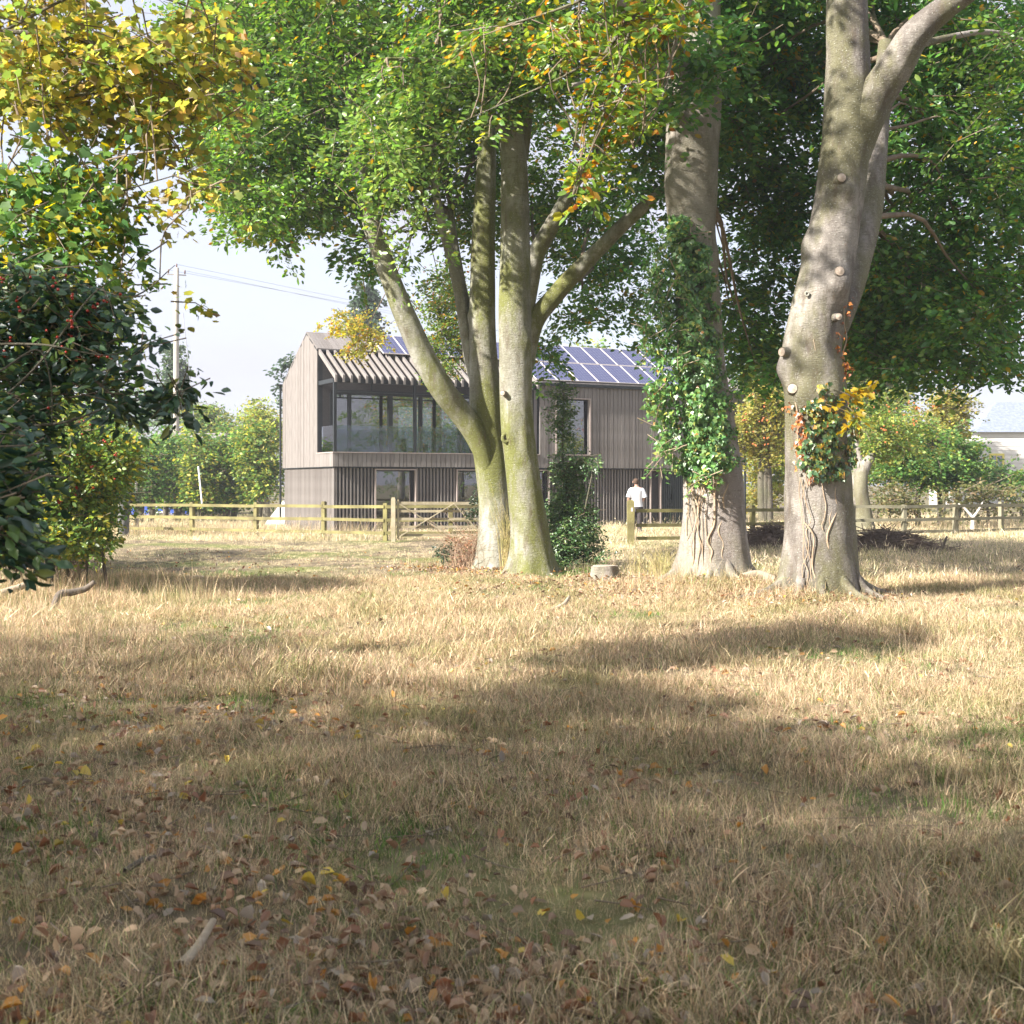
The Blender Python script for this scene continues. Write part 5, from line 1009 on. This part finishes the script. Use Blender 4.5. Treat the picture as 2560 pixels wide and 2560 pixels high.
for lb, x in (('pale leaning stake nearest the hedge behind the left fence', 240), ('pale upright stake behind the left fence', 258)):
    q = gpt(x, 44); b = MB(); b.tube([q, q+[.06 if x < 250 else -.02, 0, 1.0], q+[.14 if x < 250 else -.04, 0, 1.9]], [.07,.06,.05], 8, seg=8); tag(b.build('stake', M_pole, None, smooth=True), lb, 'stake')

# ------------------------------------------------------------------ cottage far right
ct = P(1905, 870, 88); cot = thing('cottage', 'distant cottage with slate hipped roof and white boarded walls at the right edge', 'house', (ct[0], 90, 0))
M_cw = bsdf_mat('white boarding', (.66,.64,.60), .85, col2=(.72,.70,.66), nscale=2); M_sl = bsdf_mat('slate', (.17,.20,.25), .6, bump=.4, bscale=6, col2=(.24,.27,.33), nscale=5)
b = MB(); b.box((-2.2,-2,0), (5,4,5.2)); cw = b.build('wall', M_cw, cot)
for k in range(17): b = MB(); b.prism([(-2.03, k*.3+.02), (-2.001, k*.3+.29), (-2.06, k*.3+.02)], -2.2, 5, 0) if False else b.box((-2.2,-2.05,k*.3+.02), (5,-2.001,k*.3+.27)); b.build('board', M_cw, cw)
b = MB(); b.add([(-2.5,-2.4,5.2),(5.3,-2.4,5.2),(5.3,4.4,5.2),(-2.5,4.4,5.2),(.2,1,7.5),(3,1,7.5)], [(0,1,5,4),(1,2,5),(2,3,4,5),(3,0,4),(0,3,2,1)]); b.build('roof', M_sl, cot)
b = MB(); b.add([(-4.6,-2.9,2.6),(-2.2,-2.9,4.6),(-2.2,2,4.6),(-4.6,2,2.6)], [(0,1,2,3)]); b.add([(-4.6,-2.9,2.5),(-2.2,-2.9,4.5),(-2.2,2,4.5),(-4.6,2,2.5)], [(3,2,1,0)]); b.build('lean_to_roof', M_sl, cot)
b = MB(); b.box((-4.4,-2.7,0), (-2.21,1.8,2.55)); b.build('lean_to_wall', M_cw, cot)
b = MB()
for bx in (((-1.45,-2.12,2.1),(-1.3,-2.051,3.7)),((-.55,-2.12,2.1),(-.4,-2.051,3.7)),((-1.3,-2.121,3.55),(-.55,-2.052,3.7)),((-1.3,-2.121,2.1),(-.55,-2.052,2.22)),((-.96,-2.119,2.22),(-.9,-2.053,3.55))): b.box(*bx)
wn = b.build('window', M_ye, cot); b = MB(); b.box((-1.3,-2.08,2.2), (-.55,-2.06,3.56)); b.build('pane', M_glass, wn)

# ------------------------------------------------------------------ person
pp0 = gpt(1201, 40.0); person = thing('person', 'person in white t shirt and dark trousers seen from behind by the fence', 'person', tuple(pp0), rz=R(6))
M_skin = bsdf_mat('skin', (.50,.29,.22), .6, col2=(.54,.33,.25), nscale=6); M_tee = bsdf_mat('white cotton', (.78,.78,.80), .9, bump=.3, bscale=7, col2=(.82,.82,.84), nscale=3)
M_tr = bsdf_mat('dark grey trousers', (.055,.048,.048), .9, bump=.5, bscale=9, col2=(.08,.07,.07), nscale=8); M_hair = bsdf_mat('short brown hair', (.07,.045,.03), .9, bump=.6, bscale=60, col2=(.11,.07,.05), nscale=30); M_shoe = bsdf_mat('pale trainers', (.62,.60,.57), .7, col2=(.7,.68,.66), nscale=5)
def skin_mesh(name, mat, verts, edges, rads, root=0, sub=2, parent=None):
    me = bpy.data.meshes.new(name); me.from_pydata(verts, edges, []); o = link(name, me, parent); me.materials.append(mat)
    sk = o.modifiers.new('skin', 'SKIN'); sk.use_smooth_shade = True
    for i, r_ in enumerate(rads): me.skin_vertices[0].data[i].radius = (r_, r_) if not isinstance(r_, tuple) else r_
    me.skin_vertices[0].data[root].use_root = True
    sb = o.modifiers.new('sub', 'SUBSURF'); sb.levels = sub; sb.render_levels = sub; return o
# joints: person faces +Y, head turned a little to the left and down
Vb = [(0,0,.95),(0,.01,1.12),(0,.0,1.32),(0,-.01,1.45),(0,.0,1.52),(-.01,.01,1.58),(-.015,.02,1.66),(-.015,.02,1.72),
      (.17,-.01,1.42),(.23,-.02,1.27),(.245,-.01,1.14),(.235,.12,1.06),(.22,.22,1.03),(.20,.28,1.03),
      (-.17,-.01,1.42),(-.24,-.02,1.27),(-.26,-.01,1.13),(-.24,.08,.99),(-.22,.15,.93),(-.21,.20,.90),
      (.09,0,.90),(.10,.01,.50),(.105,-.01,.10),(-.09,0,.90),(-.10,.02,.50),(-.10,.02,.10)]
Eb = [(0,1),(1,2),(2,3),(3,4),(4,5),(5,6),(6,7),(3,8),(8,9),(9,10),(10,11),(11,12),(12,13),(3,14),(14,15),(15,16),(16,17),(17,18),(18,19),(0,20),(20,21),(21,22),(0,23),(23,24),(24,25)]
Rb = [(.15,.10),(.13,.09),(.15,.10),(.10,.07),.052,.062,.085,.06,.06,.047,.040,.036,.026,.02,.06,.047,.040,.036,.026,.02,.08,.055,.042,.08,.055,.042]
bod = skin_mesh('body', M_skin, Vb, Eb, Rb, 0, 2, person)
fv = []; fe = []; fr = []
def finger(base, dirv, L, curl):
    n0 = len(fv); p0 = Vector(base); d0 = Vector(dirv).normalized(); fv.append(tuple(p0)); fr.append(.009)
    for k in range(3): p0 = p0+d0*L/3; d0 = (d0+Vector((0, 0, -curl))).normalized(); fv.append(tuple(p0)); fr.append(.008-.001*k); fe.append((n0+k, n0+k+1))
for sgn, hx, hy, hz in ((1,.20,.28,1.03),(-1,-.21,.20,.90)):
    for k in range(4): finger((hx-sgn*.025+sgn*.017*k, hy+.01, hz), (-sgn*.1*(1.5-k)*.3, 1, -.1), [.065,.075,.07,.055][k], .35)
    finger((hx-sgn*.03, hy-.03, hz), (-sgn*.8, .7, -.05), .05, .15)
hd_ = skin_mesh('hand_fingers', M_skin, fv, fe, fr, 0, 1, person)
for k in range(10): hd_.data.skin_vertices[0].data[k*4].use_root = True
def loft(rings, n=24):
    V = []; 
    for cx, cy, z, rx, ry in rings:
        for k in range(n): a = 2*math.pi*k/n; V.append((cx+rx*math.cos(a), cy+ry*math.sin(a)*(1), z))
    F = [(i*n+k, i*n+(k+1) % n, (i+1)*n+(k+1) % n, (i+1)*n+k) for i in range(len(rings)-1) for k in range(n)]; return V, F
b = MB(); V, F = loft([(.005,0,.86,.205,.135),(.005,0,.90,.20,.13),(0,0,1.0,.19,.125),(0,0,1.12,.185,.122),(0,-.005,1.25,.20,.125),(0,-.01,1.36,.212,.125),(0,-.01,1.42,.20,.11),(0,-.008,1.465,.14,.085),(0,-.003,1.49,.075,.062),(0,0,1.50,.063,.058)]); b.add(V, F)
for s in (1, -1):
    V, F = tube([(s*.13,-.01,1.42),(s*.19,-.012,1.37),(s*.235,-.018,1.27),(s*.262,-.02,1.165)], [.075,.082,.078,.088], 14, seg=14, cap=False); b.add(V, F)
b.build('t_shirt', M_tee, person, smooth=True)
b = MB(); V, F = loft([(0,0,.70,.12,.1),(0,0,.80,.172,.12),(0,0,.89,.165,.115),(0,0,.93,.16,.11)]); b.add(V, F)
for s in (1, -1): V, F = tube([(s*.085,0,.86),(s*.095,.01,.68),(s*.10,.015 if s < 0 else .0,.48),(s*.102,.02,.25),(s*.104,.02 if s < 0 else -.01,.07)], [.105,.098,.08,.078,.082], 16, seg=26, lump=.05, seed=4+s, cap=False); b.add(V, F)
b.build('trousers', M_tr, person, smooth=True)
for s in (1, -1):
    b = MB(); V, F = tube([(s*.105,-.08,.05),(s*.108,-.03,.06),(s*.115,.06,.05),(s*.12,.16,.035)], [.045,.05,.048,.035], 12, seg=14); V = np.array(V); V[:, 2] = np.maximum(V[:, 2], .0); b.add(V, F); b.build('shoe', M_shoe, person, smooth=True)
V, F = loft([(-.015,.0,1.585,.066,.055),(-.015,.0,1.62,.086,.088),(-.015,.005,1.67,.093,.10),(-.015,.01,1.72,.088,.098),(-.015,.015,1.76,.06,.07),(-.015,.015,1.775,.01,.01)], 20)
V = [(x, y if z > 1.66 or y < .03 else .03+(y-.03)*.3, z) for x, y, z in V]; b = MB(); b.add(V, F); b.build('hair', M_hair, person, smooth=True)
for s in (1, -1): b = MB(); V, F = loft([(-.015+s*.095,.03,1.625,.006,.012),(-.015+s*.102,.03,1.645,.010,.018),(-.015+s*.10,.03,1.67,.009,.016),(-.015+s*.095,.03,1.685,.004,.008)], 10); b.add(V, F); b.build('ear', M_skin, person, smooth=True)

# ------------------------------------------------------------------ fallen leaves
def litter(n, ymin, ymax, xw, bias=None):
    y = ymin+(ymax-ymin)*rng.random(n*3)**1.35; x = rng.uniform(-1, 1, n*3)*xw*(y*.45+.5); k = np.ones(n*3, bool)
    if bias is not None: k = rng.random(n*3) < bias(x, y)
    x, y = x[k][:n], y[k][:n]; return x, y
def dens_near(x, y):
    nz = .5+.5*np.sin(x*1.7+np.sin(y*1.3)*2)*np.sin(y*1.1+x*.7)
    nz = nz**2*1.3+.25*(.5+.5*np.sin(x*5.1+2)*np.sin(y*4.3+x)); return np.clip((.12+.75*nz)*np.clip(1.15-.22*(x+1.0), .28, 1.3), 0, 1)
LC = [('pale tan', (.46,.33,.21)), ('mid brown', (.30,.18,.11)), ('rust brown', (.26,.12,.06)), ('orange', (.52,.26,.06)), ('yellow', (.60,.45,.08)), ('grey beige', (.38,.31,.25)), ('dark brown', (.15,.09,.06))]
lw = np.array([5, 4.5, 3, 1.6, .5, 2.5, 2.]); lw /= lw.sum()
def leaf_mesh(shape, c, curl, seed):
    rg = np.random.default_rng(seed); S, F = SH[shape]; V = S.copy(); V[:, 0] -= .5; V[:, 2] = V[:, 2]*curl*2+rg.normal(0, .03*curl, len(V))+.18*curl*(np.abs(V[:, 1])*1.5)**1.2+.12*curl*(V[:, 0]**2)*2
    me = bpy.data.meshes.new('fallen_leaf'); fs = [tuple(dict.fromkeys(f)) for f in F.tolist()]; me.from_pydata([tuple(v) for v in V], [], fs)
    a = me.attributes.new('col', 'FLOAT_COLOR', 'FACE'); a.data.foreach_set('color', np.tile([*c, 1.0], (len(fs), 1)).astype(np.float32).ravel()); me.materials.append(M_dry); return me
x, y = litter(300, 3.7, 8.0, 1.0, dens_near); var = {}
for i in range(len(x)):
    k = rng.choice(len(LC), p=lw); v = int(rng.integers(0, 3)); shp = ['oval', 'holly', 'maple'][v]; key = (k, v)
    if key not in var: var[key] = leaf_mesh(shp, LC[k][1], [2.2, 4.0, 2.0][v], int(k*7+v))
    o = bpy.data.objects.new('fallen_leaf', var[key])
    COL.objects.link(o); pl = ['at the far left', 'left of centre', 'near the centre', 'right of centre', 'at the far right'][min(4, max(0, int((x[i]/y[i]/.82+.5)*5)))]+' of the '+['lowest foreground grass', 'near foreground', 'foreground', 'farther foreground'][min(3, int((y[i]-3.6)/.9))]
    w3 = ['flat', 'curled', 'lobed'][v]+' '+LC[k][0]; tag(o, w3+' fallen leaf '+pl, 'fallen leaf', w3+' fallen leaves '+pl)
    o.location = (x[i], y[i], float(gh(x[i], y[i]))+rng.uniform(.022, .048)); s = rng.uniform(.038, .066); o.scale = (s, s*rng.uniform(.7, 1.15), s); o.rotation_euler = (rng.normal(0, .5), rng.normal(0, .5), rng.uniform(0, 6.28))
def litter_mass(n, ymin, ymax, size, bias, z=(.01, .05), extra=None):
    x, y = litter(n, ymin, ymax, 1.15, bias) if extra is None else extra
    m_ = len(x); pos = np.column_stack([x, y, gh(x, y)+rng.uniform(z[0], z[1], m_)]); d = rng.normal(size=(m_, 3)); d[:, 2] *= .35; nn = rng.normal(0, .45, (m_, 3)); nn[:, 2] += 1
    C = np.array([c for _, c in LC])[rng.choice(len(LC), m_, p=lw)]*np.exp(rng.normal(0, .2, (m_, 1))); return pos, unit(d), unit(nn), size*rng.uniform(.6, 1.3, m_), C
parts = [litter_mass(5200, 3.4, 12, .058, dens_near, (.008, .045)), litter_mass(5200, 8, 30, .065, lambda x, y: .3+.4*np.sin(x*.8+y*.5)**2)]
for cx, cY, rr_, n_ in ((1430,18.3,1.5,2200),(1240,20,1.6,900),(1560,16.4,1.3,800),(960,21.8,1.4,700),(870,23,1.2,700),(1150,18.5,2.2,900)):
    c = gpt(cx, cY); parts.append(litter_mass(0, 0, 0, .06, None, (.01,.09), (c[0]+rng.normal(0, rr_*.55, n_), c[1]+rng.normal(0, rr_*.45, n_))))
pos, d, nn, sz, col = [np.concatenate(a) for a in zip(*parts)]; V, F, cid = leafgeo('oval', pos, d, nn, sz, rng.uniform(.5, 6, len(pos))); mk('leaf_litter', V, F, M_dry, None, fcols=col[cid], kind='stuff', label='small dry leaves scattered through the grass', category='leaf litter')
# sticks in the grass
ln = []
for k in range(260):
    yy = rng.uniform(3.6, 12); xx = rng.uniform(-1, .8)*yy*.43; q = np.array([xx, yy, float(gh(xx, yy))+.03]); a = rng.uniform(0, 6.28); L = rng.uniform(.04, .22); dv_ = np.array([math.cos(a)*L, math.sin(a)*L, rng.normal(0, .02)]); ln.append([q-dv_, q+rng.normal(0, .01, 3), q+dv_])
V, F = thin_tubes(ln, .0045, .002); mk('small_twigs', V, F, M_twig, None, kind='stuff', label='little dead twigs lying in the foreground grass', category='twigs')
# ------------------------------------------------------------------ grass
def tuft(nb, spread, h, w, lean, pal, seed, segs=3):
    rg = np.random.default_rng(seed); V = []; F = []; Cc = []; 
    for k in range(nb):
        bx, by = rg.normal(0, spread, 2); a = rg.uniform(0, 6.28); hh = h*rg.uniform(.35, 1.25); le = lean*rg.uniform(.2, 1.6); dx, dy = math.cos(a), math.sin(a); sx, sy = -dy*w*rg.uniform(.6, 1.2), dx*w*rg.uniform(.6, 1.2); n0 = len(V); kink = rg.random() < .25
        for s in range(segs+1):
            f = s/segs; zz = hh*(f-(.35*le*f*f if not kink else (.9*max(0, f-.55)))); off_ = hh*le*(f**1.7); ww = (1-f*.85)
            V += [(bx+dx*off_-sx*ww, by+dy*off_-sy*ww, zz), (bx+dx*off_+sx*ww, by+dy*off_+sy*ww, zz)]
        c = np.array(pal[rg.choice(len(pal), p=PALP)])*math.exp(rg.normal(-.02, .36))
        for s in range(segs): F.append((n0+2*s, n0+2*s+1, n0+2*s+3, n0+2*s+2)); Cc.append(c)
    me = npmesh('grass_tuft', np.array(V), np.array(F), M_grass, fcols=np.array(Cc)); return me
PALG = [(.64,.49,.315),(.76,.61,.42),(.46,.335,.225),(.29,.20,.135),(.24,.29,.10),(.12,.18,.06),(.52,.44,.29)]
PALP = np.array([4, 3, 3, 2.6, 1.5, 1.1, 2.]); PALP /= PALP.sum()
def grass(name, label, meshes, x, y, scl, tilt=.25):
    c = bpy.data.collections.new(name+'_kinds')
    for i, me in enumerate(meshes): o = bpy.data.objects.new('tuft_kind', me); c.objects.link(o)
    me = bpy.data.meshes.new(name); me.vertices.add(len(x)); me.vertices.foreach_set('co', np.column_stack([x, y, gh(x, y)-.004]).astype(np.float32).ravel())
    a = me.attributes.new('rot', 'FLOAT_VECTOR', 'POINT'); a.data.foreach_set('vector', np.column_stack([rng.normal(0, tilt, len(x)), rng.normal(0, tilt, len(x)), rng.uniform(0, 6.28, len(x))]).astype(np.float32).ravel())
    a = me.attributes.new('scl', 'FLOAT', 'POINT'); a.data.foreach_set('value', scl.astype(np.float32)); a = me.attributes.new('kind_index', 'INT', 'POINT'); a.data.foreach_set('value', rng.integers(0, len(meshes), len(x)).astype(np.int32))
    o = link(name, me, None, label=label, category='grass', kind='stuff')
    ng = bpy.data.node_groups.new(name, 'GeometryNodeTree'); ng.interface.new_socket('Geometry', in_out='INPUT', socket_type='NodeSocketGeometry'); ng.interface.new_socket('Geometry', in_out='OUTPUT', socket_type='NodeSocketGeometry')
    gi = ng.nodes.new('NodeGroupInput'); go = ng.nodes.new('NodeGroupOutput'); ci = ng.nodes.new('GeometryNodeCollectionInfo'); ci.inputs[0].default_value = c; ci.inputs[1].default_value = True; ci.inputs[2].default_value = True
    ip = ng.nodes.new('GeometryNodeInstanceOnPoints'); ip.inputs['Pick Instance'].default_value = True
    def at(nm, ty): n = ng.nodes.new('GeometryNodeInputNamedAttribute'); n.data_type = ty; n.inputs[0].default_value = nm; return n.outputs[0]
    ng.links.new(gi.outputs[0], ip.inputs['Points']); ng.links.new(ci.outputs[0], ip.inputs['Instance']); ng.links.new(at('kind_index', 'INT'), ip.inputs['Instance Index'])
    er = ng.nodes.new('FunctionNodeEulerToRotation'); ng.links.new(at('rot', 'FLOAT_VECTOR'), er.inputs[0]); ng.links.new(er.outputs[0], ip.inputs['Rotation']); ng.links.new(at('scl', 'FLOAT'), ip.inputs['Scale']); ng.links.new(ip.outputs[0], go.inputs[0])
    md = o.modifiers.new('scatter', 'NODES'); md.node_group = ng; return o
def field(n, y0, y1, xw=1.25):
    y = np.sqrt(rng.uniform(y0*y0, y1*y1, n)); x = rng.uniform(-1, 1, n)*(y*.42*xw+.6); return x, y
def hmap(x, y): return .50+.72*(.5+.5*np.sin(x*1.3+np.sin(y*.9)*1.5)*np.sin(y*1.6+x*.5))+.25*np.sin(x*4.1)*np.sin(y*3.7)
K1 = [tuft(30, .055, .085, .0021, .8, PALG, 100+k) for k in range(8)]+[tuft(18, .04, .16, .0019, .5, PALG, 140+k) for k in range(2)]+[tuft(34, .04, .06, .0022, .5, [(.09,.17,.04)]*3+[(.15,.22,.06)]*2+[(.30,.30,.12)]*2, 160+k) for k in range(1)]
x, y = field(21000, 3.2, 10); hm = hmap(x, y)*(.80+.25*np.clip((x+1)*.5, -.6, 1)); grass('dry_grass', 'short dry straw grass of the near meadow', K1, x, y, hm*rng.uniform(.7, 1.35, len(x)), .3)
K2 = [tuft(40, .09, .11, .0026, .6, PALG, 200+k, 2) for k in range(8)]
x, y = field(30000, 9.5, 21); grass('dry_grass', 'straw grass of the middle meadow around the big trunks', K2, x, y, hmap(x*.7, y*.7)*rng.uniform(.6, 1.3, len(x)), .3)
K3 = [tuft(44, .16, .12, .005, .5, [(.76,.63,.43),(.82,.70,.50),(.62,.50,.37),(.46,.38,.22),(.36,.36,.15),(.28,.31,.11),(.58,.52,.30)], 300+k, 2) for k in range(6)]
x, y = field(34000, 20, 60, 1.3)
lc = np.stack([(x-A0[0])*.8856+(y-A0[1])*.4644, -(x-A0[0])*.4645+(y-A0[1])*.8857]); k = ~((lc[0] > -.1) & (lc[0] < HL+.1) & (lc[1] > -.05) & (lc[1] < HW)); x, y = x[k], y[k]
mow = np.where((y < 35) & (x < 1), .42, 1.0); grass('dry_grass', 'pale straw grass around the fences and the house', K3, x, y, mow*hmap(x*.5, y*.5)*rng.uniform(.6, 1.3, len(x)), .3)
KG = [tuft(26, .05, .075, .0022, .55, [(.08,.17,.035)]*3+[(.13,.22,.05)]*2+[(.22,.26,.08)]*2, 500+k) for k in range(4)]
x, y = field(16000, 3.2, 24); gm = np.sin(x*1.1+2*np.sin(y*.6))*np.sin(y*.9+1.3*np.sin(x*.8))+.35*np.sin(x*4+y*3)-.12*x/np.maximum(y*.3, 1.5); k = gm > .45; x, y = x[k], y[k]
grass('green_grass', 'short green grass growing in patches through the straw', KG, x, y, rng.uniform(.7, 1.3, len(x)), .25)
KS = [tuft(5, .05, .26, .0016, .30, PALG, 520+k, 4) for k in range(6)]
x, y = field(2600, 3.3, 14); grass('grass_stalks', 'thin dry seed stalks standing above the near grass', KS, x, y, rng.uniform(.5, 1.25, len(x)), .2)
KT = [tuft(16, .06, .42, .003, .28, PALG, 400+k, 4) for k in range(5)]
def clump(cx, cY, rx, rY, n, s):
    c = gpt(cx, cY); return c[0]+rng.normal(0, rx*.5, n), c[1]+rng.normal(0, rY*.5, n), rng.uniform(.5, 1.25, n)*s
cl = [clump(90,17.5,2.2,2.2,260,.9),(clump(60,12.5,1.5,1.5,130,.75)),clump(310,16.0,1.2,1.4,130,.75),clump(220,19,2,1.5,150,.7),clump(360,39.5,7,1.5,420,1.3),clump(1270,18.6,.8,.6,80,.8),clump(1420,18.6,1,.5,80,.6),clump(1180,21.0,1,.6,70,.7),clump(1880,12,1.2,2.0,120,.55),clump(1850,26,5,3,260,.7),clump(560,35.5,4,.6,160,.6),clump(1560,15.8,1.1,.3,40,.5),clump(700,9.5,1.0,1.6,70,.35),clump(1050,7,1.3,1.5,60,.33),clump(1600,6,1.6,1.6,90,.35),clump(860,23.4,1.0,.6,60,.8),clump(1300,40,9,4,200,.6),clump(1850,44,10,3,300,1.4)]
x, y, s = [np.concatenate(a) for a in zip(*cl)]; grass('tall_grass', 'taller standing straw stems in patches across the meadow', KT, x, y, s, .18)
print('OBJECTS', len(bpy.data.objects), 'TRIS', sum(len(m.loops)-2*len(m.polygons) for m in bpy.data.meshes))

hz = MB(); hz.box((-260, -40, -1.2), (260, 175, 34)); m = bpy.data.materials.new('haze'); m.use_nodes = True; t = m.node_tree; t.nodes.clear()  # thin haze box added to lift dark tones and pale the distance
o_ = NN(t, 'ShaderNodeOutputMaterial'); pv = NN(t, 'ShaderNodeVolumePrincipled'); pv.inputs['Density'].default_value = .0011; pv.inputs['Color'].default_value = (.93, .95, 1, 1); pv.inputs['Anisotropy'].default_value = .2; t.links.new(pv.outputs[0], o_.inputs['Volume'])
tag(hz.build('haze', m, None), 'added thin haze volume that pales the far trees and lifts the dark tones', None, kind='stuff')
